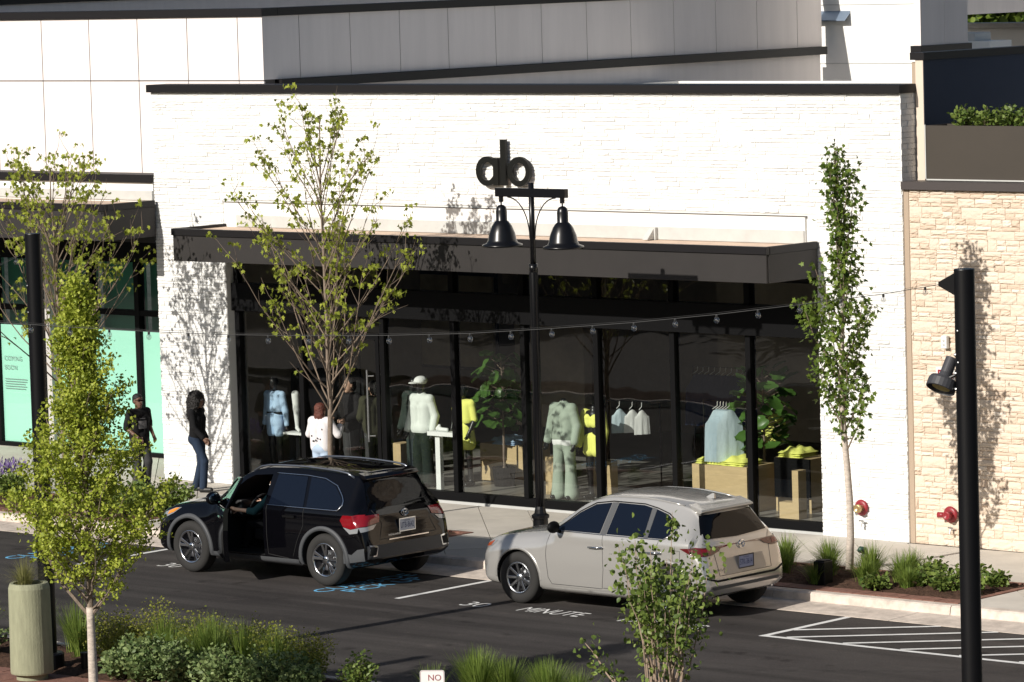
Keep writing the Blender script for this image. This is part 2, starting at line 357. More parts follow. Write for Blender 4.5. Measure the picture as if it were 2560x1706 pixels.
# stone strips: pieces proud and uneven
def strip_mesh():
    nx, nz = 5, 1; b = MB(); xs = np.linspace(0,1,nx+1); fr = [[random.uniform(.55,1.0) for _ in range(3)] for _ in range(nx+1)]
    vs = []
    for i in range(nx+1): vs += [(xs[i],1,0),(xs[i],1-fr[i][0]*.75,.04),(xs[i],1-fr[i][1],.5),(xs[i],1-fr[i][2]*.8,.96),(xs[i],1,1)]
    fs = []
    for i in range(nx):
        for j in range(4): fs.append((i*5+j, (i+1)*5+j, (i+1)*5+j+1, i*5+j+1))
    fs += [(0,1,2,3,4)[::1], tuple(nx*5+k for k in (4,3,2,1,0))]
    return b.add(vs, fs)
STR = [strip_mesh() for _ in range(8)]; STRM = [b.mesh('stone_strip') for b in STR]
for me in STRM: me.materials.append(M['white_stone'])
def strips(parent, x0, x1, z0, z1, ch, lmin, lmax, dep, meshes, mbs, mt, yface, holes, name, limit=300, split=0):
    z = z0; pcs = []
    while z < z1-.02:
        h = min(ch*random.choice((.75,1,1,1.3)), z1-z); x = x0-random.uniform(0, lmax*.6)
        while x < x1:
            l = random.uniform(lmin, lmax); a, b = max(x, x0), min(x+l, x1)
            if b-a > .03:
                segs = [(a, b)]
                for hx0, hx1, hz in holes:
                    if z+h*.5 < hz:
                        ns = []
                        for p, q in segs:
                            if q <= hx0 or p >= hx1: ns.append((p, q))
                            else:
                                if p < hx0-.02: ns.append((p, hx0))
                                if q > hx1+.02: ns.append((hx1, q))
                        segs = ns
                for p, q in segs:
                    if split and random.random() < split:
                        c1 = random.uniform(.35, .65)
                        for zz, hh in ((z, h*c1), (z+h*c1, h*(1-c1))):
                            if q-p > .3 and random.random() < .6: k_ = random.uniform(.35, .65); pcs += [(p, p+(q-p)*k_, zz, hh), (p+(q-p)*k_, q, zz, hh)]
                            else: pcs.append((p, q, zz, hh))
                    else: pcs.append((p, q, z, h))
            x += l
        z += h
    pcs.sort(key=lambda t: -(t[1]-t[0])*t[3])
    rest_v, rest_f, n0 = [], [], 0
    for i, (p, q, z, h) in enumerate(pcs):
        k = random.randrange(len(meshes)); d = dep*random.uniform(.55, 1.25); g_ = .003
        if i < limit:
            o = bpy.data.objects.new(name, meshes[k]); col.objects.link(o); o.parent = parent
            o.location = Vector((p+g_, yface-d, z+g_)) - wl(parent); o.scale = (q-p-2*g_, d, h-2*g_)
        else:
            V = np.array(mbs[k].v)*np.array([q-p-2*g_, d, h-2*g_])+np.array([p+g_, yface-d, z+g_])
            rest_v += [tuple(r) for r in V]; rest_f += [tuple(j+n0 for j in f) for f in mbs[k].f]; n0 += len(V)
    if rest_v:
        b = MB(); b.v = rest_v; b.f = rest_f; tag(b.build(name+'s', mt, parent), kind='stuff')
strips(stb, -16.0, 0.0, 0.0, H0, .06, .22, .75, .024, STRM, STR, M['white_stone'], .03, [(OX0,OX1,OZ)], 'stone_strip')
# return of the right end and the reveal of the left column
sr = MB()
for z in np.arange(5.36, 6.68, .085):
    l = random.uniform(.12,.3); sr.box(.0,.012+random.random()*.012,.0,l,z+.003,z+.082); sr.box(.0,.012+random.random()*.012,l+.006,.42,z+.003,z+.082)
tag(sr.build('end_stones', M['white_stone'], stb), kind='stuff')
MB().box(OX0-.01,OX0+.004,.03,.31,0,4.4).build('reveal', M['smooth_white'], stb)
MB().box(OX1-.004,OX1+.01,.03,.31,0,4.4).build('reveal', M['smooth_white'], stb)
cp = MB().box(-16.04,.05,-.06,.45,H0,6.83).build('parapet_cap', M['cap_metal'], stb, bevel=.006)
MB().box(-.42,.05,.45,13.9,6.3,6.42).build('parapet_cap', M['cap_metal'], stb)
# smooth surround above the canopy, grey flashing, scuppers
MB().box(-14.25,-1.81,-.012,.03,4.40,OZ).build('stucco_band', M['smooth_white'], stb)
MB().box(-14.27,-1.79,-.02,.028,OZ-.004,OZ+.008).build('drip_edge', M['joint'], stb)
MB().box(-13.97,-1.82,-.035,.02,4.43,4.63).build('flashing', M['flashing'], stb, bevel=.004)
# canopy
can = MB().box(-14.25,-1.62,-1.19,.0,4.02,4.405).build('canopy', M['fascia'], stb)
MB().box(-14.22,-1.65,-1.16,-.02,4.40,4.425).build('canopy_roof', M['canopy_roof'], can)
MB().box(-14.27,-1.60,-1.235,-1.19,3.93,4.36).box(-1.62,-1.585,-1.19,-.005,3.93,4.36).box(-14.285,-14.25,-1.19,-.005,3.93,4.36).build('fascia', M['fascia'], can, bevel=.004)
MB().box(-14.29,-1.58,-1.26,-1.17,4.36,4.475).box(-1.645,-1.575,-1.17,-.005,4.36,4.475).box(-14.295,-14.225,-1.17,-.005,4.36,4.475).build('drip_edge', M['cap_metal'], can, bevel=.005)
for xx in (-4.85,-11.6):
    b = MB().box(xx,xx+.17,-.10,-.036,4.43,4.62).prism([(-.10,4.60),(-.26,4.44),(-.10,4.44)], lambda y, z: (xx+.04, y, z), lambda y, z: (xx+.14, y, z)); b.build('scupper', M['flashing'], stb)
# storefront frame
YG = .25; blk = M['black_metal']
fr = MB().box(OX0+.004,OX1-.004,YG-.07,YG+.09,-.03,.16).build('sill', blk, stb, bevel=.005)
MB().box(OX0+.004,OX1-.004,YG-.10,YG-.07,-.03,.02).build('sill_plate', M['flashing'], fr)
MB().box(OX0+.004,OX1-.004,YG-.13,YG+.10,2.98,3.45).build('lintel', blk, stb, bevel=.005)
MB().box(OX0+.004,OX1-.004,YG-.05,YG+.10,3.95,4.38).build('head', blk, stb)
LM = [-14.26,-12.77,-10.88,-9.30,-7.77,-6.22,-4.65,-3.14,-1.68]
for x in LM:
    MB().box(x-.05,x+.05,YG-.06,YG+.09,.16,2.98).build('mullion', blk, stb, bevel=.004)
    MB().box(x-.055,x+.055,YG-.06,YG+.09,3.45,3.95).build('mullion', blk, stb, bevel=.004)
for a, b_ in zip(LM[:-1], LM[1:]):
    MB().quad((a+.05,YG,.16),(b_-.05,YG,.16),(b_-.05,YG,2.98),(a+.05,YG,2.98)).build('pane', M['glass'], stb)
    MB().quad((a+.055,YG,3.45),(b_-.055,YG,3.45),(b_-.055,YG,3.95),(a+.055,YG,3.95)).build('transom_pane', M['glass'], stb)
# door beside the third mullion
dr = MB().box(-12.15,-12.07,YG-.085,YG-.062,.17,2.7).box(-11.01,-10.93,YG-.085,YG-.062,.17,2.7).box(-12.07,-11.01,YG-.085,YG-.062,2.6,2.7).box(-12.07,-11.01,YG-.085,YG-.062,.17,.32).build('door', blk, stb)
MB().tube([(-11.15,YG-.15,.9),(-11.15,YG-.15,2.1)],.016,8).tube([(-11.15,YG-.15,1.0),(-11.06,YG-.08,1.0)],.01,6).tube([(-11.15,YG-.15,2.0),(-11.06,YG-.08,2.0)],.01,6).build('handle', M['steel'], dr)
# interior shell
M['int_floor'] = mat('interior_floor', (.22,.21,.19), .35, var=.1, vscale=1)
M['int_wall'] = mat('interior_wall', (.30,.25,.20), .9, var=.35, vscale=.7)
M['int_dark'] = mat('interior_ceiling', (.06,.06,.06), .9)
MB().box(-15.6,-.4,.39,13.8,-.05,.10).build('floor', M['int_floor'], stb)
MB().box(-15.6,-.4,9.0,9.1,.02,5.2).box(-15.6,-15.5,.42,9,.02,5.2).box(-.5,-.4,.42,9,.02,5.2).build('inner_wall', M['int_wall'], stb)
MB().box(-15.5,-.5,.42,9,4.1,4.2).build('ceiling', M['int_dark'], stb)
for x, y, w_, z0, z1 in ((-12.4,5.2,1.6,.6,2.9),(-8.6,6.2,2.2,.5,3.2),(-5.2,5.6,1.1,.02,3.4),(-3.0,4.6,.8,.02,3.6)):
    MB().box(x,x+w_,y,y+.2,z0,z1).build('display_wall', M['int_wall'], stb)
# ---------------------------------------------------------------- sign letters
sg = thing('letter_sign', 'black raised channel letter sign reading alo high on the white wall', 'sign', (-7.75,0,5.2))
def ring(cx, cz, ro, ri, y0, y1, n=40, sx=1.0):
    b = MB(); vs = []; fs = []
    for r, y in ((ro,y0),(ro,y1),(ri,y1),(ri,y0)):
        for j in range(n): vs.append((cx+sx*r*math.cos(6.2831853*j/n), y, cz+r*math.sin(6.2831853*j/n)))
    for k in range(4):
        for j in range(n): fs.append((k*n+j, k*n+(j+1)%n, ((k+1)%4)*n+(j+1)%n, ((k+1)%4)*n+j))
    return b.add(vs, fs)
sgm = mat('sign_black', (.007,.007,.006), .45, spec=.25)
Y0s, Y1s = -.10, -.04
ring(-8.160,5.45,.238,.148,Y0s,Y1s).box(-8.025,-7.920,Y0s-.002,Y1s+.002,5.225,5.665).build('letter_a', sgm, sg)
MB().box(-7.865,-7.755,Y0s,Y1s,5.225,5.96).build('letter_l', sgm, sg)
ring(-7.480,5.45,.238,.148,Y0s,Y1s).build('letter_o', sgm, sg)
for x in (-8.340,-7.990,-7.810,-7.590,-7.340): MB().tube([(x,Y1s+.003,5.45),(x,0,5.45)],.012,6).build('standoff', M['steel'], sg)
# ---------------------------------------------------------------- left building: parapet, canopy, green storefront
lfb = thing('panel_building', 'cream panel-clad building with black caps and mint green storefront film', 'building', (-22, 2, 0))
XL = -40
MB().box(XL,-16.01,.0,.4,4.25,5.14).build('wall', M['smooth_white'], lfb)
MB().box(XL,-16.0,-.05,.45,5.14,5.28).build('parapet_cap', M['cap_metal'], lfb, bevel=.006)
MB().box(XL,-16.01,-.03,-.002,4.84,5.0).build('flashing', M['flashing'], lfb)
lc = MB().box(XL,-15.97,-1.19,-.005,4.30,4.78).build('canopy', M['fascia'], lfb)
MB().box(XL,-16.0,-1.16,-.02,4.78,4.81).build('canopy_roof', M['canopy_roof'], lc)
MB().box(XL,-15.95,-1.235,-1.19,4.22,4.73).box(-15.97,-15.935,-1.19,-.04,4.22,4.73).build('fascia', M['fascia'], lc, bevel=.004)
MB().box(XL,-15.93,-1.26,-1.17,4.73,4.845).box(-15.99,-15.925,-1.17,-.04,4.73,4.845).build('drip_edge', M['cap_metal'], lc, bevel=.005)
MB().box(XL,-16.01,-.005,2.3,4.10,4.24).build('soffit', M['int_dark'], lfb)
YL = 2.2
MB().box(XL,-16.01,YL-.06,YL+.1,3.53,4.10).build('head', blk, lfb)
MB().box(XL,-16.01,YL-.08,YL+.1,-.03,.08).build('sill', blk, lfb)
MB().box(XL,-16.01,YL-.06,YL+.1,2.56,2.66).build('transom_bar', blk, lfb)
ML = [-33.3,-31.2,-29.1,-27,-24.75,-22.65,-21.35,-20.06,-18.8,-17.4,-16.07]
for x in ML: MB().box(x-.06,x+.06,YL-.07,YL+.1,.08,3.53).build('mullion', blk, lfb, bevel=.004)
for i, (a, b_) in enumerate(zip(ML[:-1], ML[1:])):
    MB().quad((a+.06,YL,.08),(b_-.06,YL,.08),(b_-.06,YL,2.56),(a+.06,YL,2.56)).build('pane', M['glass_green'], lfb)
    MB().quad((a+.06,YL,2.66),(b_-.06,YL,2.66),(b_-.06,YL,3.53),(a+.06,YL,3.53)).build('transom_pane', M['glass_green'], lfb)
    MB().box(a+.06,b_-.06,YL+.012,YL+.02,.08,2.27).build('window_film', M['vinyl'], lfb)
    MB().box(a+.06,b_-.06,YL+.25,YL+.27,2.27,3.53).build('window_film', M['vinyl_dark'], lfb)
MB().box(-20.62,-20.49,1.55,1.75,0,4.10).build('column', mat('grey_column', (.50,.48,.46), .7), lfb)
for j, (t, h) in enumerate((('COMING', .085), ('SOON', .085))):
    place_text('lettering', t, M['print'], lfb, (-22.50, YL-.012, 1.60-j*.17), (1,0,0), (0,0,1), h)
for j in range(5): MB().box(-22.5,-22.5+random.uniform(.55,.62),YL-.012,YL-.010,1.25-j*.045,1.262-j*.045).build('lettering', M['print'], lfb)
# upper panels, 1.29 m apart, over dark joints
YP = 2.8; XS = -16.02; ZT = 7.92
MB().box(-42,XS-.02,YP+.012,YP+.3,4.3,ZT).build('wall', M['joint'], lfb)
MB().box(XS-.3,XS-.012,YP+.3,18.95,6.79,ZT).build('wall', M['joint'], lfb)
x = XS; j = 0
pw = [.62]+[1.29]*19
for wv in pw:
    for z0, z1 in ((4.3,6.775),(6.785,ZT)): MB().box(x-wv+.009,x-.009 if j else x,YP,YP+.03,z0+.006,z1-.006).build('panel', M['cream'], lfb)
    x -= wv; j += 1
y = YP+.03; j = 0
for wv in [.9]+[1.31]*12:
    y1 = min(y+wv, 18.95)
    if y1-y > .05: MB().box(XS-.03,XS-.001,y+(.008 if j else 0),y1-.008,6.795,ZT-.004).build('panel', M['cream'], lfb)
    y = y1; j += 1
MB().box(-42,XS+.05,YP-.05,YP+.35,ZT,8.06).box(XS-.35,XS+.05,YP+.35,19,ZT,8.06).build('parapet_cap', M['cap_metal'], lfb, bevel=.006)
MB().box(XS-.3,XS+.10,YP+.35,19.0,6.63,6.79).build('trim_band', M['cap_metal'], lfb, bevel=.006)
MB().box(XS-.4,XS-.02,YP+.30,18.9,5.0,6.63).build('lower_wall', M['cream'], lfb)
MB().box(-28,-24.52,3.3,40,7.0,8.18).build('penthouse_wall', M['cream'], lfb)
MB().box(-28,-24.47,3.25,40,8.18,8.30).build('parapet_cap', M['cap_metal'], lfb)
# ---------------------------------------------------------------- rear white building
rb = thing('rear_building', 'white rendered building rising behind the store roof beside grey panel wall', 'building', (-14,20,0))
MB().box(-17.5,-13.5,19.4,20.3,0,10).build('wall', M['smooth_white'], rb)
for z in (6.42,7.62): MB().box(-17.5,-13.5,19.385,19.4,z,z+.015).build('joint_line', M['flashing'], rb)
MB().prism([(19.395,7.50),(19.20,7.32),(19.20,7.30),(19.395,7.46)], lambda y, z: (-16.6,y,z), lambda y, z: (-15.62,y,z)).build('louver', mat('blue_grey_metal', (.25,.32,.42), .4, .6), rb)
MB().box(-13.50,-13.342,18.7,18.73,6.79,10).build('panel', M['cream'], rb)
MB().box(-13.48,-13.372,18.73,20.3,6.79,10).build('tower_wall', M['joint'], rb)
for a, b_ in ((18.735,19.5),(19.51,20.3)): MB().box(-13.372,-13.34,a,b_,6.79,10).build('panel', M['cream'], rb)
MB().box(-13.55,-13.28,18.62,20.36,6.64,6.80).build('trim_band', M['cap_metal'], rb, bevel=.006)
MB().box(-13.49,-13.36,18.75,20.28,0,6.64).build('lower_wall', M['smooth_white'], rb)
fb = thing('far_building', 'low white flat-roofed building far behind with trees above its roofline', 'building', (-22,42,0))
MB().box(-60,20,40,40.6,0,6.55).build('wall', M['smooth_white'], fb); MB().box(-60,20,39.9,40.65,6.55,6.68).build('parapet_cap', M['flashing'], fb)
ac = thing('rooftop_unit', 'small grey rooftop ventilation unit beside the far white wall', 'roof unit', (-15.9,24,0))
MB().box(-16.4,-15.75,23.9,24.5,0,6.9).build('housing', M['flashing'], ac, bevel=.02); MB().box(-16.5,-15.3,23.8,24.6,6.55,6.72).build('curb', M['white'], ac)
# ---------------------------------------------------------------- tan stone building at the right
tsb = thing('stone_building', 'tan split-stone building with dark cap and rooftop planter', 'building', (3,0,0))
MB().box(.09,9,.06,.45,0,5.28).build('wall', M['tan_mortar'], tsb)
MB().box(.0,.09,.05,.3,0,5.3).build('expansion_joint', mat('tan_sealant', (.40,.31,.23), .8), tsb)
def block_mesh():
    b = MB(); n = 4; vs = []; fs = []
    for i in range(n+1):
        for j in range(n+1):
            e = i in (0,n) or j in (0,n); vs.append((i/n, (.45 if e else 0)+random.uniform(0,.42), j/n))
    for i in range(n):
        for j in range(n): fs.append((i*(n+1)+j,(i+1)*(n+1)+j,(i+1)*(n+1)+j+1,i*(n+1)+j+1))
    m0 = len(vs); vs += [(0,1,0),(1,1,0),(1,1,1),(0,1,1)]
    bl = [k*(n+1) for k in range(n+1)]; tl = [k*(n+1)+n for k in range(n+1)]; lf = list(range(n+1)); rg = [n*(n+1)+k for k in range(n+1)]
    fs += [tuple([m0]+[m0+1]+bl[::-1]), tuple([m0+2,m0+3]+tl), tuple([m0+3,m0]+lf), tuple([m0+1,m0+2]+rg[::-1])]
    return b.add(vs, fs)
BLK = [block_mesh() for _ in range(8)]; BLKM = [b.mesh('stone_block') for b in BLK]
for me in BLKM: me.materials.append(M['tan_stone'])
strips(tsb, .10, 4.2, 0.0, 5.28, .17, .16, .52, .030, BLKM, BLK, M['tan_stone'], .062, [], 'stone_block', split=.72)
MB().box(.0,9,-.02,.5,5.28,5.40).build('parapet_cap', mat('bronze_cap', (.06,.05,.048), .5), tsb, bevel=.005)
MB().box(0.045,.185,.345,.8,5.40,7.27).build('pier', M['beige'], tsb); MB().box(-.06,.045,.40,.8,5.40,7.15).build('pier_joint', mat('tan_sealant', (.40,.31,.23), .8), tsb)
MB().box(.05,.19,.8,7,5.3,7.18).box(.175,.19,.36,.8,5.4,7.18).build('navy_wall', M['navy'], tsb)
MB().box(-.04,.215,.33,7.05,7.18,7.29).build('parapet_cap', M['cap_metal'], tsb)
MB().box(1.94,2.6,.5,1.0,5.3,9).build('brown_pier', M['brown'], tsb)
MB().box(.2,9,.5,8,5.0,5.2).build('roof', M['flashing'], tsb)
pb = thing('rooftop_planter', 'dark brown metal planter box on the tan stone parapet', 'planter', (2,.4,5.4))
MB().box(.30,4.2,.22,.25,5.41,6.22).box(.30,.33,.25,.75,5.41,6.22).box(.33,4.2,.72,.75,5.41,6.22).box(.33,4.2,.25,.72,5.41,5.5).build('box', M['brown'], pb, bevel=.004)
MB().box(.29,.31,.205,.222,5.41,6.23).box(.29,4.2,.205,.222,5.41,5.43).build('edge_trim', M['flashing'], pb)
MB().box(.33,4.2,.25,.72,5.9,6.16).build('soil', M['mulch'], pb)
# ---------------------------------------------------------------- wall fittings
YAX = Matrix(((1,0,0),(0,0,-1),(0,1,0)))       # lathe axis +z -> -y
def fdc(x, z, y, cap, label):
    t = thing('fire_connection', label, 'fire connection', (x,y,z), 'fire hose connections on the walls')
    MB().lathe([(.0,0),(.12,0),(.125,.012),(.09,.03),(.06,.035),(0,.035)],(x,y,z),24,YAX).build('wall_plate', M['red'], t, smooth=True)
    MB().lathe([(.05,.03),(.05,.10),(.065,.105),(.065,.15),(.045,.155),(.04,.15),(.0,.14)],(x+.02,y,z),16,YAX).build('outlet', M['brass'] if not cap else M['red'], t, smooth=True)
    MB().tube([(x-.03,y-.09,z),(x-.15,y-.12,z)],[.04,.045],12).build('outlet', M['brass'] if not cap else M['red'], t, smooth=True)
    MB().tube([(x+.03,y,z-.22),(x+.03,y-.07,z-.22),(x+.03,y-.08,z-.28)],.016,8).obox((x+.03,y-.06,z-.19),(.09,.015,.02)).build('drain_tap', M['steel'], t)
fdc(-.86,.48,.0,False,'red and brass fire hose connection on the white wall'); fdc(.77,.48,.02,True,'red capped fire hose connection on the tan stone wall')
t = thing('wall_box', 'small white electrical box on the tan stone wall', 'wall box', (.77,.0,3.0))
MB().box(.70,.80,-.05,.02,2.95,3.14).build('housing', M['white'], t, bevel=.008); MB().lathe([(.018,0),(.018,.01),(0,.01)],(.75,-.05,3.07),10,YAX).lathe([(.018,0),(.018,.01),(0,.01)],(.75,-.05,3.01),10,YAX).build('button', M['flashing'], t)
t = thing('wall_sign', 'small red and white sign on the tan stone wall behind the spotlight', 'sign', (.75,.0,2.5))
MB().box(.565,.90,.0,.012,2.43,2.66).build('plate', M['white'], t); MB().box(.60,.88,-.006,-.001,2.44,2.63).build('red_field', M['red'], t)
place_text('lettering','FDC',M['white'],t,(.63,-.009,2.49),(1,0,0),(0,0,1),.11)
# ---------------------------------------------------------------- vegetation
def rot_basis(D, spin):
    D = D/np.linalg.norm(D, axis=1, keepdims=True); A = np.cross(D, RNG.standard_normal(D.shape)); A /= np.linalg.norm(A, axis=1, keepdims=True)
    return D, A, np.cross(D, A)
def leaves(P, D, S, T, wid=1.0, fold=.25):
    """one small leaf polygon mesh per point; T = (verts2d, tris), y of the template runs along D"""
    TV, TF = T; D, A, B = rot_basis(D, None); n = len(P); k = len(TV)
    x = TV[:, 0]*wid; y = TV[:, 1]; z = np.abs(x)*fold - .18*y*y
    V = P[:, None, :] + S[:, None, None]*(A[:, None, :]*x[None, :, None] + D[:, None, :]*y[None, :, None] + B[:, None, :]*z[None, :, None])
    F = TF[None] + (np.arange(n)*k)[:, None, None]
    return V.reshape(-1, 3), F.reshape(-1, 3)
def fan(o): o = np.array(o, float); n = len(o); return np.vstack([[0,.45], o]), np.array([[0, 1+i, 1+(i+1) % n] for i in range(n)])
MAPLE = fan([(0,0),(.42,-.02),(.28,.22),(.55,.45),(.25,.5),(0,1),(-.25,.5),(-.55,.45),(-.28,.22),(-.42,-.02)])
OVAL = fan([(0,0),(.3,.3),(.3,.62),(0,1),(-.3,.62),(-.3,.3)])
FANL = fan([(0,0),(.5,.55),(.25,.85),(0,.75),(-.25,.85),(-.5,.55)])
BLADE = (np.array([(-.5,0),(.5,0),(-.35,.5),(.35,.5),(0,1)], float), np.array([(0,1,3),(0,3,2),(2,3,4)]))
M['leaf_maple'] = rnd_mat('maple_leaf', (.22,.27,.03), (.42,.46,.07), .55, .4)
M['leaf_dark'] = rnd_mat('columnar_leaf', (.06,.11,.018), (.19,.26,.04), .5, .3)
M['leaf_ginkgo'] = rnd_mat('ginkgo_leaf', (.24,.31,.03), (.52,.56,.09), .5, .35)
M['leaf_bush'] = rnd_mat('bush_leaf', (.07,.12,.025), (.24,.31,.07), .45, .3)
M['leaf_grey'] = rnd_mat('grey_green_leaf', (.075,.125,.04), (.27,.34,.13), .5, .25)
M['leaf_gold'] = rnd_mat('gold_green_leaf', (.13,.16,.02), (.36,.36,.07), .55, .35)
M['grass'] = rnd_mat('grass_blade', (.08,.14,.02), (.26,.34,.07), .55, .35)
M['straw'] = rnd_mat('feather_grass', (.20,.21,.06), (.40,.38,.16), .6, .4)
M['purple'] = rnd_mat('lavender_flower', (.14,.09,.26), (.26,.18,.42), .7, .3)
M['bark'] = mat('grey_brown_bark', (.22,.17,.13), .9, var=.25, vscale=12, bump=.5, bscale=40)
M['bark_pale'] = mat('pale_bark', (.55,.47,.40), .9, var=.3, vscale=14, bump=.4, bscale=40, stretch=(1,1,3))
M['twig'] = mat('brown_twig', (.20,.15,.11), .9)
def curve_branch(p, d, L, up_, n, wob, rs):
    pts = [Vector(p)]; d = Vector(d).normalized(); q = Vector(p)
    for i in range(n):
        d = (d + Vector((rs.gauss(0,wob), rs.gauss(0,wob), rs.gauss(0,wob)+up_))).normalized(); q = q + d*(L/n); pts.append(q.copy())
    return pts, d
def maple(name, label, base, H, fork, rad, nb, seed, group=None, nl=7, lean=(0,0)):
    rs = random.Random(seed); t = thing(name, label, 'tree', base, group); B = Vector(base)
    wood = MB(); tr = [B + Vector((lean[0]*k/10+rs.gauss(0,.012), lean[1]*k/10+rs.gauss(0,.012), H*.97*k/10)) for k in range(11)]
    MB().tube(tr, [.052-.0043*k for k in range(11)], 9).build('trunk', M['bark'], t, smooth=True)
    P = []; D = []
    def cluster(p, n):
        for _ in range(n):
            P.append((p.x+rs.gauss(0,.055), p.y+rs.gauss(0,.055), p.z+rs.gauss(0,.03))); D.append((rs.gauss(0,.55), rs.gauss(0,.55), -1+rs.gauss(0,.35)))
    for i in range(nb):
        f = (i+.5)/nb; z0 = fork + (H*.86-fork)*f**1.15; az = i*2.399+rs.gauss(0,.3); k = z0/H*10; a = tr[int(k)].lerp(tr[min(int(k)+1,10)], k-int(k))
        L = rad*(1.5-.8*f)*rs.uniform(.8,1.15); th = R(rs.uniform(38,55)-16*f)
        pts, d = curve_branch(a, (math.cos(az)*math.sin(th), math.sin(az)*math.sin(th), math.cos(th)), L, .045, 7, .055, rs)
        wood.tube(pts, [.0115*(1-.85*j/7)*(1.1-.4*f)+.0025 for j in range(8)], 5, False)
        for j in range(2, 8):
            for s_ in range(rs.choice((1,1,2))):
                d2 = (pts[j]-pts[j-1]).normalized() + Vector((rs.gauss(0,.55), rs.gauss(0,.55), rs.uniform(-.1,.5)))
                tp, _ = curve_branch(pts[j], d2, rs.uniform(.22,.62)*(1.15-.4*f), .03, 4, .1, rs); wood.tube(tp, [.006,.005,.004,.003,.002], 4, False)
                if rs.random() < .66: cluster(tp[-1], rs.randint(nl-3, nl)); 
                if rs.random() < .42: cluster(tp[2], rs.randint(2, nl-3))
        cluster(pts[-1], nl+2)
    for k in (8,9,10): cluster(tr[k], nl)
    wood.build('branches', M['twig'], t, smooth=True)
    P = np.array(P); V, F = leaves(P, np.array(D), RNG.uniform(.05,.09,len(P)), MAPLE); np_obj('crown', V, F, M['leaf_maple'], t)
    return t
maple('maple_tree', 'sparse young maple in front of the shop windows behind the black SUV', (-8.93,-3.1,0), 6.65, 1.75, 1.75, 46, 3)
maple('maple_tree', 'sparse young maple behind the left string-light pole and fan-leaved tree', (-15.1,-3.1,0), 5.75, 1.9, 1.75, 40, 11, lean=(-.1,0))
# slim columnar tree
rs = random.Random(5); B = Vector((1.0,-2.77,0))
ct = thing('columnar_tree', 'slim columnar tree with dark green lobed leaves in the kerbside bed', 'tree', B)
tr = [B + Vector((-.035*k/10*1.6+.03*math.sin(k*.9)*(k<9), .02*math.sin(k), 6.05*k/12)) for k in range(13)]
MB().tube(tr, [.06-.0042*k for k in range(13)], 9).build('trunk', M['bark_pale'], ct, smooth=True)
def crad(z): return np.interp(z, [1.75,2.1,2.6,3.2,3.9,4.3,4.55,4.8,5.2,5.7,6.15], [.06,.22,.40,.50,.56,.52,.22,.20,.26,.20,.04])
wood = MB(); P = []; D = []
for i in range(42):
    z0 = 1.7+3.9*(i/42); az = i*2.399; k = z0/6.05*12; a = tr[int(k)].lerp(tr[min(int(k)+1,12)], k-int(k))
    zt = min(z0+rs.uniform(.5,1.1), 6.1); rr_ = crad(zt)*rs.uniform(.35,1.12)
    e = Vector((a.x+rr_*math.cos(az), a.y+rr_*math.sin(az), zt)); mid = a.lerp(e,.5)+Vector((math.cos(az),math.sin(az),0))*rr_*.18
    pts = [a, a.lerp(mid,.6), mid, mid.lerp(e,.5), e]; wood.tube(pts, [.013,.011,.009,.007,.003], 5, False)
    nleaf = int(72*(.5+rr_*1.6))
    for _ in range(nleaf):
        u = rs.uniform(.2,1.05); q = a.lerp(mid, u*2) if u < .5 else mid.lerp(e, u*2-1); s_ = .045+.04*u
        P.append((q.x+rs.gauss(0,s_), q.y+rs.gauss(0,s_), q.z+rs.gauss(0,.06))); D.append((rs.gauss(0,.7)+.5*math.cos(az), rs.gauss(0,.7)+.5*math.sin(az), -.6+rs.gauss(0,.4)))
wood.build('branches', M['twig'], ct)
P = np.array(P); V, F = leaves(P, np.array(D), RNG.uniform(.055,.095,len(P)), MAPLE); np_obj('crown', V, F, M['leaf_dark'], ct)
# fan-leaved tree in the foreground
rs = random.Random(9); B = Vector((-1.30,-15.3,0))
gt = thing('ginkgo_tree', 'young fan-leaved tree with bright yellow-green leaves in the left foreground', 'tree', B)
tr = [B + Vector((-.03*k/10, 0, 5.0*k/12)) for k in range(13)]
MB().tube([B+Vector((.01,0,-.58))]+tr[:3]+[B+Vector((-.01,0,.98))], [.07,.062,.055,.05,.05], 10).build('trunk', M['bark_pale'], gt, smooth=True)
wood = MB().tube([B+Vector((-.01,0,.97))]+tr[3:], [.040-.0035*k for k in range(11)], 7)
def grad(z): return np.interp(z, [.95,1.25,1.7,2.1,2.5,2.9,3.3,3.7,4.1,4.6,5.12], [.14,.48,.90,1.10,1.08,.80,.60,.42,.29,.17,.05])
P = []; D = []
for i in range(104):
    f = i/104; z0 = .95+3.6*f; az = i*2.399+rs.gauss(0,.2); k = z0/5.0*12; a = tr[min(int(k),12)].copy(); a.z = z0
    zt = z0+rs.uniform(.55,1.15)*(1-.4*f); zt = min(zt, 5.05); rr_ = grad(zt)*rs.uniform(.55,1.08)
    e = Vector((a.x+rr_*math.cos(az), a.y+rr_*math.sin(az), zt)); pts = [a.lerp(e, j/6)+Vector((rs.gauss(0,.015),rs.gauss(0,.015),-.10*math.sin(j/6*3.14)*rr_)) for j in range(7)]
    wood.tube(pts, [.016-.0021*j for j in range(7)], 5, False)
    for j in range(2, 7):
        for _ in range(rs.randint(2,3)+(j//3 if f < .45 else 0)):
            d2 = (Vector((rs.gauss(0,1),rs.gauss(0,1),rs.uniform(-.2,1))).normalized()*.14*rs.uniform(.3,1.4)); q = pts[j]+d2
            for _ in range(rs.randint(13,20)):
                P.append((q.x+rs.gauss(0,.04), q.y+rs.gauss(0,.04), q.z+rs.gauss(0,.04))); D.append((rs.gauss(0,.8), rs.gauss(0,.8), .3+rs.gauss(0,.6)))
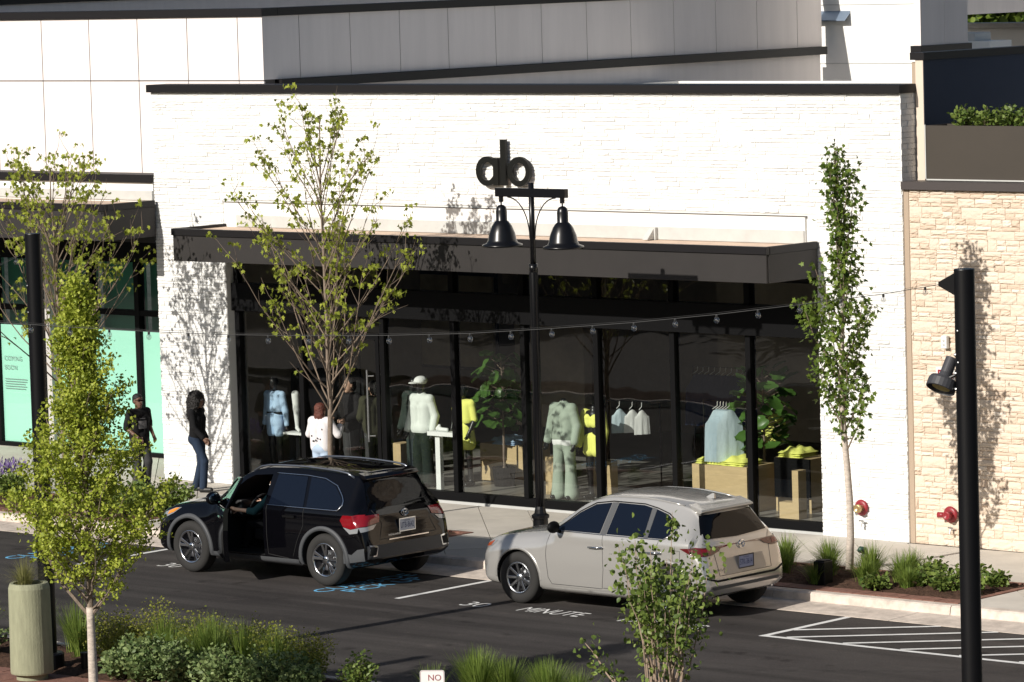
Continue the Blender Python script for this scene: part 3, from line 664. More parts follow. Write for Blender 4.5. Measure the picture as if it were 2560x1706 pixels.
for az, th, L in ((3.6,40,.5),(.4,35,.45)):
    a = B+Vector((-.01,0,.86)); wood.tube([a, a+Vector((math.cos(az)*L*.7, math.sin(az)*L*.7, L*.8)), a+Vector((math.cos(az)*L*1.2, math.sin(az)*L*1.2, L*1.7))], [.026,.02,.012], 6)
wood.build('branches', M['bark'], gt)
P = np.array(P); V, F = leaves(P, np.array(D), RNG.uniform(.032,.056,len(P)), FANL); np_obj('crown', V, F, M['leaf_ginkgo'], gt); gt.location = (1.09,-17.5,.545); gt.scale = (.94,.94,.94)
# multi-stem bush
rs = random.Random(21); B = Vector((6.72,-13.8,-.02))
bt = thing('multi_stem_bush', 'leafy multi-stem bush in front of the pale SUV', 'bush', B)
wood = MB(); P = []; D = []
for i in range(26):
    az = i*2.399; r0 = rs.uniform(.03,.16); r1 = rs.uniform(.15,.68); h = rs.uniform(1.6,2.4)-.35*r1
    a = B+Vector((r0*math.cos(az), r0*math.sin(az), 0)); e = B+Vector((r1*math.cos(az), r1*math.sin(az), h))
    pts = [a.lerp(e, j/8)+Vector((rs.gauss(0,.022), rs.gauss(0,.022), .05*math.sin(j/8*3.1))) for j in range(9)]; wood.tube(pts, [.013-.0012*j for j in range(9)], 5, False)
    for j in range(3, 9):
        for _ in range(rs.randint(14,22) if j > 4 else (7 if j == 4 else 2)):
            s_ = .10; q = pts[j]; P.append((q.x+rs.gauss(0,s_), q.y+rs.gauss(0,s_), q.z+rs.gauss(0,s_))); D.append((rs.gauss(0,.6), rs.gauss(0,.6), -.5+rs.gauss(0,.5)))
for (dx, dy, h) in ((-1.05,-.1,.95),(-.95,.1,.62)):
    a = B+Vector((-.35,0,0)); e = B+Vector((dx,dy,h)); pts = [a.lerp(e,j/6)+Vector((rs.gauss(0,.02),0,0)) for j in range(7)]; wood.tube(pts,[.01]*6+[.004],5,False)
    for j in range(4,7):
        for _ in range(20): q = pts[j]; P.append((q.x+rs.gauss(0,.09), q.y+rs.gauss(0,.09), q.z+rs.gauss(0,.07))); D.append((rs.gauss(0,.6), rs.gauss(0,.6), -.4+rs.gauss(0,.5)))
e = B+Vector((.15,.05,2.55)); wood.tube([B+Vector((.1,0,1.2)), e], [.008,.003], 5)
for _ in range(45): P.append((e.x+rs.gauss(0,.04), e.y+rs.gauss(0,.04), e.z-rs.uniform(0,.32))); D.append((rs.gauss(0,.6), rs.gauss(0,.6), -.3+rs.gauss(0,.5)))
wood.build('stems', mat('pale_stem', (.36,.27,.20), .85), bt)
P = np.array(P); V, F = leaves(P, np.array(D), RNG.uniform(.05,.085,len(P)), OVAL, 1.1); np_obj('foliage', V, F, M['leaf_bush'], bt)
# low plants
def grass_pts(base, h, n, spread, rs, droop=1.0, w_=.008):
    V = []; F = []; k = 0
    for _ in range(n):
        az = rs.uniform(0,6.283); r0 = abs(rs.gauss(0,.05)); L = h*rs.uniform(.6,1.15); lean = rs.uniform(.05,1)*spread
        a = Vector(base)+Vector((r0*math.cos(az), r0*math.sin(az), 0)); dirv = Vector((math.cos(az), math.sin(az), 0)); sd_ = Vector((-math.sin(az), math.cos(az), 0))*w_
        for j in range(5):
            u = j/4; c_ = a + dirv*(lean*L*u**1.5) + Vector((0,0,L*(u-.45*droop*lean*u*u))); s_ = sd_*(1-u*.92)
            V += [c_-s_, c_+s_]
        for j in range(4): F.append((k+2*j, k+2*j+1, k+2*j+3, k+2*j+2))
        k += 10
    return V, F
def grass_clump(name, label, group, base, h, n, spread, seed, mt='grass', droop=1.0, w_=.008, cat='grass clump'):
    rs = random.Random(seed); t = thing(name, label, cat, base, group); V, F = grass_pts(base, h, n, spread, rs, droop, w_)
    MB().add(V, F).build('blades', M[mt], t); MB().lathe([(.04,-.02),(.05,.02),(.0,.05)], base, 8).build('crown_base', M['twig'], t); return t
def shrub(name, label, group, base, rx, h, n, seed, mt, size=(.035,.06), T=OVAL, cat='shrub', up_=.3):
    rs = random.Random(seed); t = thing(name, label, cat, base, group); B = Vector(base); wood = MB(); P = []; D = []
    ns = 16
    for i in range(ns):
        az = i*2.399; rad = rx*math.sqrt((i+.5)/ns); hh = h*math.sqrt(max(.12, 1-(rad/rx)**2*.8))*rs.uniform(.8,1.1)
        e = B+Vector((rad*math.cos(az), rad*math.sin(az), hh)); pts = [B+Vector((0,0,-.02)), B.lerp(e,.5)+Vector((0,0,.05)), e]; wood.tube(pts, [.008,.006,.002], 4, False)
        for _ in range(n//ns):
            u = rs.uniform(.3,1.05); q = B.lerp(e, u); s_ = rx*.17; P.append((q.x+rs.gauss(0,s_), q.y+rs.gauss(0,s_), max(B.z+.02, q.z+rs.gauss(0,s_*.7)))); D.append((rs.gauss(0,.7)+.6*math.cos(az), rs.gauss(0,.7)+.6*math.sin(az), up_+rs.gauss(0,.4)))
    wood.build('stems', M['twig'], t); P = np.array(P); V, F = leaves(P, np.array(D), RNG.uniform(*size, len(P)), T); np_obj('foliage', V, F, M[mt], t); return t
sd0 = 100
G1 = 'tall green grasses in the left foreground bed'
for x, y in ((-4.9,-14.0),(-4.1,-13.75),(-3.35,-13.7),(-3.0,-13.95),(-1.62,-13.8),(-1.35,-13.95),(-1.15,-14.1),(-.78,-13.75),(-.55,-14.1),(.0,-13.95),(-.25,-14.2),(.62,-14.0)):
    sd0 += 1; grass_clump('ornamental_grass', 'upright green grass clump in the left foreground bed', G1, (x,y,0), random.uniform(.52,.74), 340, .65, sd0, 'grass', .6, .008)
for x, y, rx, h in ((-5.4,-13.8,.3,.5),(-2.55,-13.8,.30,.56),(-2.15,-14.0,.26,.42),(-1.9,-13.65,.34,.62),(-1.0,-13.7,.30,.62),(-.15,-13.65,.32,.60),(.32,-13.75,.27,.52),(.85,-13.7,.30,.56),(1.1,-13.95,.24,.44)):
    sd0 += 1; shrub('mounded_shrub', 'rounded golden green shrub in the left foreground bed', 'golden shrubs in the left foreground bed', (x,y,0), rx*1.3, h*1.15, 2600, sd0, 'leaf_gold', (.02,.04))
for x, y, rx, h in ((-5.1,-14.6,.3,.4),(-4.3,-14.5,.28,.36),(-1.05,-14.55,.27,.42),(-.65,-14.5,.26,.40),(-.3,-14.75,.27,.38),(.08,-14.55,.28,.40),(.42,-14.7,.26,.36),(.75,-14.5,.28,.40),(1.05,-14.65,.26,.36),(1.32,-14.35,.27,.40),(1.55,-14.5,.22,.30),(-.9,-14.8,.2,.26),(-1.5,-14.45,.26,.36),(-1.35,-14.75,.22,.30)):
    sd0 += 1; shrub('leafy_shrub', 'low grey-green leafy shrub fronting the left foreground bed', 'grey-green shrubs in the left foreground bed', (x,y,0), rx*1.15, h*1.2, 1100, sd0, 'leaf_grey', (.045,.075))
sd0 += 1; shrub('round_shrub', 'single dark green rounded shrub standing apart at the bottom edge of the road', None, (2.18,-14.15,0), .24, .52, 900, sd0, 'leaf_bush', (.04,.06))
for x, y, h, n in ((3.15,-13.9,.42,90),(3.75,-13.75,.62,330),(4.0,-13.95,.62,330),(4.25,-13.75,.55,300),(4.75,-13.7,.55,300),(5.05,-13.9,.6,300),(5.35,-13.75,.5,260)):
    sd0 += 1; grass_clump('arching_grass', 'bushy bright green grass clump between small sign and bush', 'grasses at the bottom edge near the small sign', (x,y,0), h*1.1, n*2, .6, sd0, 'grass', .8, .008)
for x, y, h in ((-.6,-3.4,.4),(-.1,-2.8,.42),(.35,-3.5,.4),(.62,-2.75,.42),(1.15,-3.45,.4),(1.55,-2.95,.44),(1.9,-3.6,.36),(2.1,-2.75,.36),(2.35,-3.35,.40),(1.3,-3.95,.3),(2.75,-3.75,.3)):
    sd0 += 1; grass_clump('bed_grass', 'arching green grass clump in the bed around the slim tree', 'grasses in the bed around the slim tree', (x,y,.01), h*1.15, 330, .85, sd0, 'grass', 1.1, .008)
for x, y, rx, h in ((2.6,-3.0,.26,.30),(2.9,-3.45,.26,.28),(3.2,-2.9,.26,.30),(3.35,-3.65,.22,.24),(3.7,-2.95,.16,.22),(2.35,-3.95,.2,.2),(3.75,-3.6,.15,.18)):
    sd0 += 1; shrub('bed_shrub', 'low broad-leaved green plant right of the slim tree', 'broad-leaved plants in the bed near the slim tree', (x,y,.01), rx, h, 380, sd0, 'leaf_bush', (.05,.09))
for x, y, rx, h in ((-12.6,-3.0,.34,.5),(-12.9,-3.7,.34,.5),(-13.5,-2.9,.3,.42),(-13.6,-3.6,.36,.5),(-14.3,-3.1,.32,.45),(-16.4,-3.2,.3,.4)):
    sd0 += 1; shrub('kerb_shrub', 'leafy green shrub in the kerbside bed beyond the black SUV bonnet', 'shrubs in the bed beyond the black SUV', (x,y,.01), rx, h, 900, sd0, 'leaf_bush', (.05,.08))
for x, y in ((-17.2,-3.6),(-16.75,-2.9),(-17.7,-3.0)):
    sd0 += 1; t = shrub('lavender', 'purple flowering lavender in the kerbside bed at the left edge', 'lavender plants at the left edge', (x,y,.01), .28, .36, 500, sd0, 'leaf_grey', (.03,.05), cat='flower')
    rs = random.Random(sd0); V = np.array([(x+rs.gauss(0,.18), y+rs.gauss(0,.18), .36+rs.uniform(0,.22)) for _ in range(260)]); V2, F2 = leaves(V, np.tile([0,0,1.],(260,1))+RNG.normal(0,.15,(260,3)), RNG.uniform(.05,.09,260), OVAL, .5); tag(np_obj('flowers', V2, F2, M['purple'], t), kind='stuff')
for x, y in ((-9.7,-3.2),(-8.2,-2.9),(-7.4,-3.6),(-7.0,-2.9)):
    sd0 += 1; grass_clump('bed_grass', 'green grass clump under the maple behind the black SUV', 'grasses under the maple behind the black SUV', (x,y,.01), .35, 120, .7, sd0)
for x in (.85,1.25,1.62,1.98,2.3,2.65):
    sd0 += 1; shrub('planter_shrub', 'small leafy shrub growing in the brown rooftop planter', 'shrubs in the rooftop planter', (x,.48,6.15), .2, .33, 320, sd0, 'leaf_bush', (.05,.085))
# far trees above the back roofs
def far_tree(x, y, z, rx, h, seed, label, group='trees beyond the far white building'):
    rs = random.Random(seed); t = thing('far_tree', label, 'tree', (x,y,z), group); P = []; D = []
    for _ in range(60):
        c_ = Vector((x+rs.gauss(0,rx*.45), y+rs.gauss(0,rx*.4), z+h*rs.uniform(.3,1)))
        for _ in range(90): P.append((c_.x+rs.gauss(0,.5), c_.y+rs.gauss(0,.5), c_.z+rs.gauss(0,.4))); D.append((rs.gauss(0,1),rs.gauss(0,1),rs.gauss(0,.7)))
    MB().tube([(x,y,z-6),(x,y,z),(x,y,z+h*.8)],[.3,.22,.05],8).build('trunk', M['bark'], t)
    P = np.array(P); V, F = leaves(P, np.array(D), RNG.uniform(.18,.34,len(P)), OVAL, 1.3); np_obj('crown', V, F, M['leaf_bush'] if seed % 2 else M['leaf_dark'], t)
for k, (x, y) in enumerate(((-42.0,62),(-44.5,64),(-40.6,61),(-47,67),(-43.5,68))): far_tree(x, y, 4.0, 3.2, 6.5, 40+k, 'leafy green tree beyond the far white roof')
# ---------------------------------------------------------------- lamp post
lp = thing('street_lamp', 'black double-headed street lamp with bell shades in front of the white store', 'street lamp', (-3.86,-3.9,0))
LX, LY = -3.86, -3.9
MB().lathe([(.17,0),(.17,.10),(.14,.14),(.125,.20),(.112,.56),(.112,.58),(.13,.585),(.133,.60),(.133,.63),(.115,.64),(.09,.66),(.08,.72),(.07,.76)], (LX,LY,0), 20).build('base', M['lamp_black'], lp)
MB().lathe([(.062,.7),(.060,4.30),(.056,4.32)], (LX,LY,0), 14).build('post', M['lamp_black'], lp, smooth=True)
fl = MB()
for k in range(8): a = k*math.pi/4; fl.tube([(LX+.058*math.cos(a),LY+.058*math.sin(a),.75),(LX+.056*math.cos(a),LY+.056*math.sin(a),4.28)],.010,5)
fl.build('flutes', M['lamp_black'], lp)
MB().lathe([(.045,4.3),(.042,5.56)], (LX,LY,0), 12).lathe([(.066,4.24),(.066,4.36)], (LX,LY,0), 14).build('upper_post', M['lamp_black'], lp, smooth=True)
MB().box(LX-.685,LX+.685,LY-.045,LY+.045,5.345,5.475).build('crossarm', M['lamp_black'], lp, bevel=.006)
for s_ in (-1,1):
    MB().tube([(LX+s_*(.05+.42*(1-math.cos(t_))),LY,4.74+.60*math.sin(t_)) for t_ in np.linspace(0,1.57,12)],.010,6).build('scroll_brace', M['lamp_black'], lp)
    hx = LX+s_*.60
    h = MB().lathe([(.0,4.60),(.295,4.60),(.305,4.615),(.30,4.635),(.235,4.66),(.215,4.70),(.195,4.80),(.150,4.91),(.105,4.975),(.088,4.985),(.084,4.99),(.084,5.13),(.072,5.185),(.045,5.215),(.0,5.23)],(hx,LY,0),28).build('bell_shade', M['lamp_black'], lp, smooth=True)
    MB().tube([(hx,LY,5.22),(hx,LY,5.35)],.012,8).lathe([(.036,5.265),(.036,5.345)],(hx,LY,0),12).build('hanger', M['lamp_black'], h)
# ---------------------------------------------------------------- string light poles
def pole(x, y, h, r, label):
    t = thing('string_light_pole', label, 'pole', (x,y,0)); MB().lathe([(r,0),(r,h-.01),(r*.97,h),(0,h)],(x,y,0),48).build('shaft', M['pole'], t)
    MB().lathe([(r+.09,0),(r+.09,.18),(r+.07,.2),(r,.2)],(x,y,0),20).build('base_cover', M['pole'], t)
    for z in (h-.66,h-1.0): MB().lathe([(.012,0),(.012,.01),(0,.014)],(x-.02,y-r,z),8,YAX).build('bolt', M['steel'], t)
    return t
RX, RY = 11.22, -14.0
rp = pole(RX, RY, 5.47, .112, 'thick black round pole holding the string light in the right foreground')
ax = Vector((1.9-RX,-19.3-RY,0)).normalized()
b = MB(); c0 = Vector((RX,RY,5.31)); n_ = Vector((-ax.y,ax.x,0))*.006
pl = [(.10,.12),(.28,.02),(.28,-.02),(.10,-.13)]
b.prism(pl, lambda u, v: c0+ax*u+Vector((0,0,v))-n_, lambda u, v: c0+ax*u+Vector((0,0,v))+n_).build('cable_bracket', M['pole'], rp)
# spotlight
spx = thing('spotlight', 'black spotlight with yellow lens clamped to the right foreground pole', 'spotlight', (RX-.25,RY-.15,4.2))
lens = mat('yellow_lens', (.75,.62,.20), .2, coat=.5)
dv = Vector((-.06,-.52,-.85)).normalized(); Mr = dv.to_track_quat('Z','Y').to_matrix(); sp = Vector((10.97,-14.08,4.25))
MB().lathe([(.0,-.28),(.066,-.28),(.068,-.10),(.08,-.05),(.15,-.03),(.162,.0),(.162,.09),(.150,.095),(.135,.055),(.0,.05)],sp,24,Mr).build('housing', mat('charcoal_metal',(.045,.045,.05),.5), spx, smooth=False)
MB().lathe([(.0,.07),(.10,.07),(.10,.05)],sp,20,Mr).build('lens', lens, spx)
MB().tube([sp+Vector((.05,.0,.03)),(RX-.05,RY-.02,4.36)],.018,8).build('yoke', M['pole'], spx)
for z in (4.55,4.35,4.18): MB().sphere((RX-.075,RY-.085,z),.02,8,6).build('bolt', M['steel'], spx)
pole(-2.78,-14.70,5.58,.105,'thick black round pole behind the concrete planter in the left foreground')
# ---------------------------------------------------------------- string lights
bulb_glass = glass_mat('clear_bulb', (.93,.93,.92), ior=2.4)
cab = mat('black_cable', (.02,.02,.02), .6); sock = mat('black_socket', (.015,.015,.015), .5)
bm_ = MB().sphere((0,0,-.062),(.030,.030,.034),14,10).mesh('bulb', smooth=True); bm_.materials.append(bulb_glass)
sm_ = MB().lathe([(.010,.0),(.014,-.012),(.014,-.034),(.0,-.036)],(0,0,0),10).mesh('socket'); sm_.materials.append(sock)
fm_ = MB().tube([(0,0,-.036),(.006,0,-.055),(-.006,0,-.07)],.003,5).mesh('filament'); fm_.materials.append(M['steel'])
def string_light(label, pts, nb, t0=0.3):
    t = thing('string_light', label, 'string light', pts[0]); MB().tube(pts, .0042, 5).build('cable', cab, t); MB().tube([Vector(p)+Vector((0,0,.018)) for p in pts], .0016, 4).build('support_wire', cab, t)
    d = [0]
    for a, b in zip(pts[:-1], pts[1:]): d.append(d[-1]+(Vector(b)-Vector(a)).length)
    s_ = t0
    while s_ < d[-1]:
        i = max(k for k in range(len(d)) if d[k] <= s_); i = min(i, len(pts)-2); q = Vector(pts[i]).lerp(Vector(pts[i+1]), (s_-d[i])/(d[i+1]-d[i]))
        so_ = link('socket', sm_, None, t, q); bo = bpy.data.objects.new('bulb', bm_); col.objects.link(bo); bo.parent = so_
        fo = bpy.data.objects.new('filament', fm_); col.objects.link(fo); fo.parent = bo
        s_ += nb
main = [(11.003,-13.998,5.310),(10.406,-14.348,5.202),(9.619,-14.809,5.097),(8.825,-15.273,4.999),(8.033,-15.737,4.922),(7.239,-16.202,4.866),(6.454,-16.661,4.823),(5.668,-17.121,4.811),(4.877,-17.585,4.816),(4.096,-18.042,4.839),(3.302,-18.507,4.885),(2.502,-18.975,4.944),(1.7,-19.45,5.018),(.9,-19.91,5.11),(.1,-20.37,5.21),(-.7,-20.84,5.32)]
string_light('string of clear globe bulbs sagging across the picture to the right pole', main, .4575, .25)
string_light('short run of clear globe bulbs leaving the left pole at the left edge', [(-2.8,-14.60,5.42),(-3.0,-14.42,5.34),(-3.3,-14.2,5.24),(-4.2,-13.4,5.12),(-6,-11.9,4.95)], .46, .2)
string_light('second run of clear globe bulbs dropping from the left pole towards the left edge', [(-2.83,-14.76,5.35),(-3.05,-15.0,5.2),(-3.5,-15.4,5.0),(-5,-15.9,4.7)], .46, .16)
# out-of-frame pole that carries the far end of the main string
pole(-.8,-20.95,5.47,.105,'black round pole beyond the left edge of the picture')
# ---------------------------------------------------------------- concrete planter with feather grass
pt = thing('concrete_planter', 'tall faceted pale concrete planter at the lower left corner', 'planter', (-2.33,-15.4,0))
M['planter'] = mat('cast_concrete', (.30,.305,.20), .85, var=.14, vscale=6, bump=.3, bscale=40, stretch=(3,3,.6))
c_ = (-2.33,-15.4,0)
MB().lathe([(.20,0),(.20,.06),(.268,.08),(.272,.10),(.262,1.16),(.25,1.20),(.24,1.225),(.20,1.225),(.19,1.15),(0,1.15)],c_,40).build('pot', M['planter'], pt)
MB().lathe([(.19,1.16),(.1,1.17),(0,1.18)],c_,12).build('soil', M['mulch'], pt)
grass_clump('feather_grass','pale arching feather grass growing in the concrete planter',None,(-2.42,-15.4,1.17),.42,420,1.0,77,'straw',1.7,.0035)
pl_ = thing('path_light', 'short black cylinder light behind the concrete planter', 'path light', (-2.2,-14.6,0))
MB().lathe([(.065,0),(.065,.2),(.07,.205),(.07,.235),(0,.24)],(-2.2,-14.6,0),16).build('housing', M['pole'], pl_)
# bollards and pipe in the bed under the slim tree
t = thing('bed_uplight', 'short square black uplight box in the bed left of the slim tree', 'light', (1.4,-3.9,0)); MB().box(1.31,1.50,-4.0,-3.8,-.02,.33).build('housing', M['pole'], t, bevel=.008); MB().box(1.33,1.48,-3.98,-3.82,.33,.345).build('lid', blk, t)
t = thing('vent_pipe', 'dark green bent vent pipe in the bed right of the slim trunk', 'pipe', (.95,-2.45,0)); MB().tube([(.96,-2.35,-.02),(.96,-2.35,.22),(.955,-2.37,.27),(.95,-2.42,.28),(.95,-2.45,.25)],.045,12).build('pipe', mat('green_pipe',(.03,.07,.05),.4), t, smooth=True); MB().lathe([(.055,.16),(.055,.2)],(.96,-2.35,0),12).build('collar', M['steel'], t)
# no-parking sign whose top shows at the bottom edge
sn = thing('small_sign', 'white sign with red letters starting NO at the bottom edge', 'sign', (7.46,-18.5,0))
fx = Vector((math.cos(YAW-.12), math.sin(YAW-.12), 0)); fy = Vector((0,0,1)); nn = fx.cross(fy)
o_ = Vector((7.46,-18.5,1.44))
def rrect(w_, h_, r_): return [(sx*(w_/2-r_)+r_*math.cos(a), sy*(h_/2-r_)+r_*math.sin(a)-h_/2) for sx, sy, a0 in ((1,1,0),(-1,1,90),(-1,-1,180),(1,-1,270)) for a in [R(a0+k*22.5) for k in range(5)]]
MB().prism(rrect(.262,.40,.025), lambda u, v: o_+fx*u+fy*v-nn*.003, lambda u, v: o_+fx*u+fy*v).build('plate', M['white'], sn)
for rr0, rr1 in ((.252,.246),): 
    A_ = rrect(rr0,.39,.022); B_ = rrect(rr1,.384,.02); n = len(A_)
    MB().add([o_+fx*u+fy*(v-.005)+nn*.0015 for u, v in A_]+[o_+fx*u+fy*(v-.008)+nn*.0015 for u, v in B_], [(i,(i+1)%n,n+(i+1)%n,n+i) for i in range(n)]).build('border', M['red'], sn)
place_text('lettering','NO',M['red'],sn,o_+fx*-.042+fy*-.112+nn*.002,fx,fy,.065)
place_text('lettering','PARKING',M['red'],sn,o_+fx*-.10+fy*-.21+nn*.002,fx,fy,.06,.2)
MB().tube([o_-nn*.03+fy*-.02-fy*0,(o_-nn*.03).xy.to_3d()],.025,8).build('post', M['steel'], sn)
# ---------------------------------------------------------------- cars
def pchip(xs, ys, xq):
    xs = np.array(xs, float); ys = np.array(ys, float); h = np.diff(xs); d = np.diff(ys)/h; m_ = np.zeros(len(xs))
    for i in range(1, len(xs)-1):
        if d[i-1]*d[i] > 0: w1 = 2*h[i]+h[i-1]; w2 = h[i]+2*h[i-1]; m_[i] = (w1+w2)/(w1/d[i-1]+w2/d[i])
    m_[0] = d[0]; m_[-1] = d[-1]; i = np.clip(np.searchsorted(xs, xq)-1, 0, len(h)-1); t = (xq-xs[i])/h[i]
    return (2*t**3-3*t**2+1)*ys[i]+(t**3-2*t**2+t)*h[i]*m_[i]+(-2*t**3+3*t**2)*ys[i+1]+(t**3-t**2)*h[i]*m_[i+1]
def xmap(x, mp):
    f0, fk, r0, rk = mp; x = np.asarray(x, float)
    return np.where(x < f0, f0-(f0-x)*fk, np.where(x > r0, r0+(x-r0)*rk, x))
def car_shell(st, belt, mp):
    """closed lofted body, local x from the nose, y across, z up. Returns (V, F)"""
    st = np.array(st); xs = st[:, 0] = xmap(st[:, 0], mp); xq = np.unique(np.concatenate([np.linspace(xs[0], xs[-1], 90), xs]))
    z0, zt, ze, w_, we = [pchip(xs, st[:, k], xq) for k in (1,2,3,4,5)]
    rings = []; NS = 9
    for i, x in enumerate(xq):
        W, E = w_[i], we[i]; zb = min(belt, ze[i]-.05); zm = z0[i]+(zb-z0[i])*.52
        K = [(0,z0[i]),(W*.80,z0[i]),(W*.955,z0[i]+.05),(W*.985,z0[i]+.2*(zb-z0[i])),(W,zm),(W*.985,z0[i]+.82*(zb-z0[i])),(W*.965 if ze[i]-zb > .12 else (W*.965+E)/2,zb),(E,ze[i]),(E*.93,ze[i]+(zt[i]-ze[i])*.45),(E*.62,ze[i]+(zt[i]-ze[i])*.86),(0,zt[i])]
        K = np.array(K); n = len(K); pts = []
        Kp = np.vstack([[ -K[1,0], K[1,1]], K, [-K[-2,0], K[-2,1]]])
        for k in range(n-1):
            p0, p1, p2, p3 = Kp[k], Kp[k+1], Kp[k+2], Kp[k+3]
            for j in range(4):
                t = j/4; tan1 = (p2-p0)*.5*.55; tan2 = (p3-p1)*.5*.55
                if k == 0: tan1 = tan1*0+np.array([p2[0]-p1[0],0])*.5
                pts.append((2*t**3-3*t**2+1)*p1+(t**3-2*t**2+t)*tan1+(-2*t**3+3*t**2)*p2+(t**3-t**2)*tan2)
        pts.append(K[-1]); pts = np.array(pts); pts[:, 0] = np.maximum(pts[:, 0], 0); pts[0, 0] = 0
        full = np.vstack([np.c_[-pts[:, 0], pts[:, 1]], np.c_[pts[-2:0:-1, 0], pts[-2:0:-1, 1]]])
        rings.append(np.c_[np.full(len(full), x), full])
    m_ = len(rings[0]); V = np.vstack(rings); F = []
    for i in range(len(rings)-1):
        for j in range(m_): F.append((i*m_+j, (i+1)*m_+j, (i+1)*m_+(j+1) % m_, i*m_+(j+1) % m_))
    F.append(tuple(range(m_))); F.append(tuple(range((len(rings)-1)*m_+m_-1, (len(rings)-1)*m_-1, -1)))
    return V, F
class Car:
    def __init__(s, name, label, X0, Yc, Z, st, belt, paint, mp):
        s.t = thing(name, label, 'car', (X0, Yc, Z)); s.O = Vector((X0, Yc, Z)); V, F = car_shell(st, belt, mp); s.mp = mp; s.V, s.F = V, F
        s.bvh = BVHTree.FromPolygons([Vector(v) for v in V], F); s.paint = paint
    def hit(s, view, a, b):
        if view in 'LRT': a = float(xmap(a, s.mp))
        if view == 'L': o, d = Vector((a,-3,b)), Vector((0,1,0))
        elif view == 'R': o, d = Vector((a,3,b)), Vector((0,-1,0))
        elif view == 'B': o, d = Vector((9,a,b)), Vector((-1,0,0))
        elif view == 'F': o, d = Vector((-5,a,b)), Vector((1,0,0))
        else: o, d = Vector((a,b,5)), Vector((0,0,-1))
        p, n, i, _ = s.bvh.ray_cast(o, d)
        if p is None:
            p, n, i, _ = s.bvh.find_nearest(o + d*(3 if view in 'LR' else 4))
        if n.dot(d) > 0: n = -n
        return p, n
    def patch(s, name, view, poly, mt, off=.006, parent=None, step=.07, thick=0.0):
        bm = bmesh.new(); f = bm.faces.new([bm.verts.new((p[0], p[1], 0)) for p in poly]); bmesh.ops.triangulate(bm, faces=[f])
        for _ in range(5):
            es = [e for e in bm.edges if e.calc_length() > step]
            if not es: break
            bmesh.ops.subdivide_edges(bm, edges=es, cuts=1); bmesh.ops.triangulate(bm, faces=[f for f in bm.faces if len(f.verts) > 3])
        vs = []
        bm.verts.ensure_lookup_table(); bm.verts.index_update()
        for v in bm.verts: p, n = s.hit(view, v.co.x, v.co.y); vs.append(s.O + p + n*off)
        fs = [tuple(v.index for v in f.verts) for f in bm.faces]
        a = Vector(vs[fs[0][0]]); nrm = (Vector(vs[fs[0][1]])-a).cross(Vector(vs[fs[0][2]])-a); pr, n0 = s.hit(view, *poly[0])
        bm.free()
        if nrm.dot(n0) < 0: fs = [f[::-1] for f in fs]
        b = MB(); b.add(vs, fs); o = b.build(name, mt, parent or s.t, smooth=True); return o
    def outline(s, name, view, poly, mt, r, off=.008, parent=None, closed=True, step=.05):
        pts = []; n = len(poly)
        for i in range(n if closed else n-1):
            a, b = Vector(poly[i]), Vector(poly[(i+1) % n]); k = max(1, int((b-a).length/step))
            for j in range(k): q = a.lerp(b, j/k); p, nn_ = s.hit(view, q.x, q.y); pts.append(s.O+p+nn_*off)
        if closed: pts.append(pts[0])
        else: p, nn_ = s.hit(view, *poly[-1]); pts.append(s.O+p+nn_*off)
        return MB().tube(pts, r, 5).build(name, mt, parent or s.t, smooth=True)
    def body(s, cut_mat, cuts):
        b = MB(); b.add([s.O+Vector(v)-s.O for v in s.V], s.F); me = b.mesh('body', smooth=True); me.materials.append(s.paint); me.materials.append(cut_mat)
        o = bpy.data.objects.new('body', me); col.objects.link(o); tmp = []
        for c in cuts:
            cm = c.mesh('cut'); cm.materials.append(cut_mat); co = bpy.data.objects.new('cut', cm); col.objects.link(co); tmp.append(co)
            md = o.modifiers.new('b', 'BOOLEAN'); md.operation = 'DIFFERENCE'; md.object = co; md.solver = 'EXACT'; md.material_mode = 'TRANSFER'
        me2 = bpy.data.meshes.new_from_object(o.evaluated_get(bpy.context.evaluated_depsgraph_get())); me2.name = 'body'
        bpy.data.objects.remove(o)
        for co in tmp: bpy.data.objects.remove(co)
        ob = bpy.data.objects.new('body', me2); col.objects.link(ob); ob.parent = s.t; WL[ob.name] = s.O.copy()
        me2.shade_smooth(); me2.set_sharp_from_angle(angle=R(35)); return ob
def ycyl(x, z, r, y0, y1, n=40):
    b = MB(); vs = [(x+r*math.cos(6.2831853*j/n), y, z+r*math.sin(6.2831853*j/n)) for y in (y0, y1) for j in range(n)]
    return b.add(vs, [tuple(range(n)), tuple(range(2*n-1, n-1, -1))]+[(j, n+j, n+(j+1) % n, (j+1) % n) for j in range(n)])
M['tyre'] = mat('tyre_rubber', (.020,.019,.018), .85, bump=.2, bscale=60)
M['alloy'] = mat('machined_alloy', (.66,.66,.68), .22, 1)
M['alloy_dark'] = mat('dark_alloy', (.10,.10,.11), .35, .8)
M['well'] = mat('wheel_well', (.010,.010,.010), .95)
M['tint'] = mat('tinted_glass', (.003,.0035,.005), .03, spec=.22)
M['tint_blue'] = mat('tinted_side_glass', (.005,.008,.016), .04, spec=.3)
M['chrome'] = mat('chrome', (.75,.76,.78), .12, 1)
M['clad'] = mat('grey_cladding', (.060,.063,.068), .6)
M['seam'] = mat('panel_gap', (.01,.01,.01), .8)
M['tail_red'] = mat('tail_lamp_red', (.20,.005,.010), .12, coat=.8)
M['tail_dark'] = mat('tail_lamp_dark_red', (.10,.01,.012), .12, coat=.8)
M['lamp_clear'] = mat('lamp_clear', (.34,.35,.36), .12, .3, coat=.6)
M['amber'] = mat('amber_lamp', (.80,.26,.02), .2, coat=.6)
M['plate'] = mat('licence_plate', (.62,.66,.74), .5); M['plate_ink'] = mat('plate_blue_ink', (.03,.05,.16), .6)
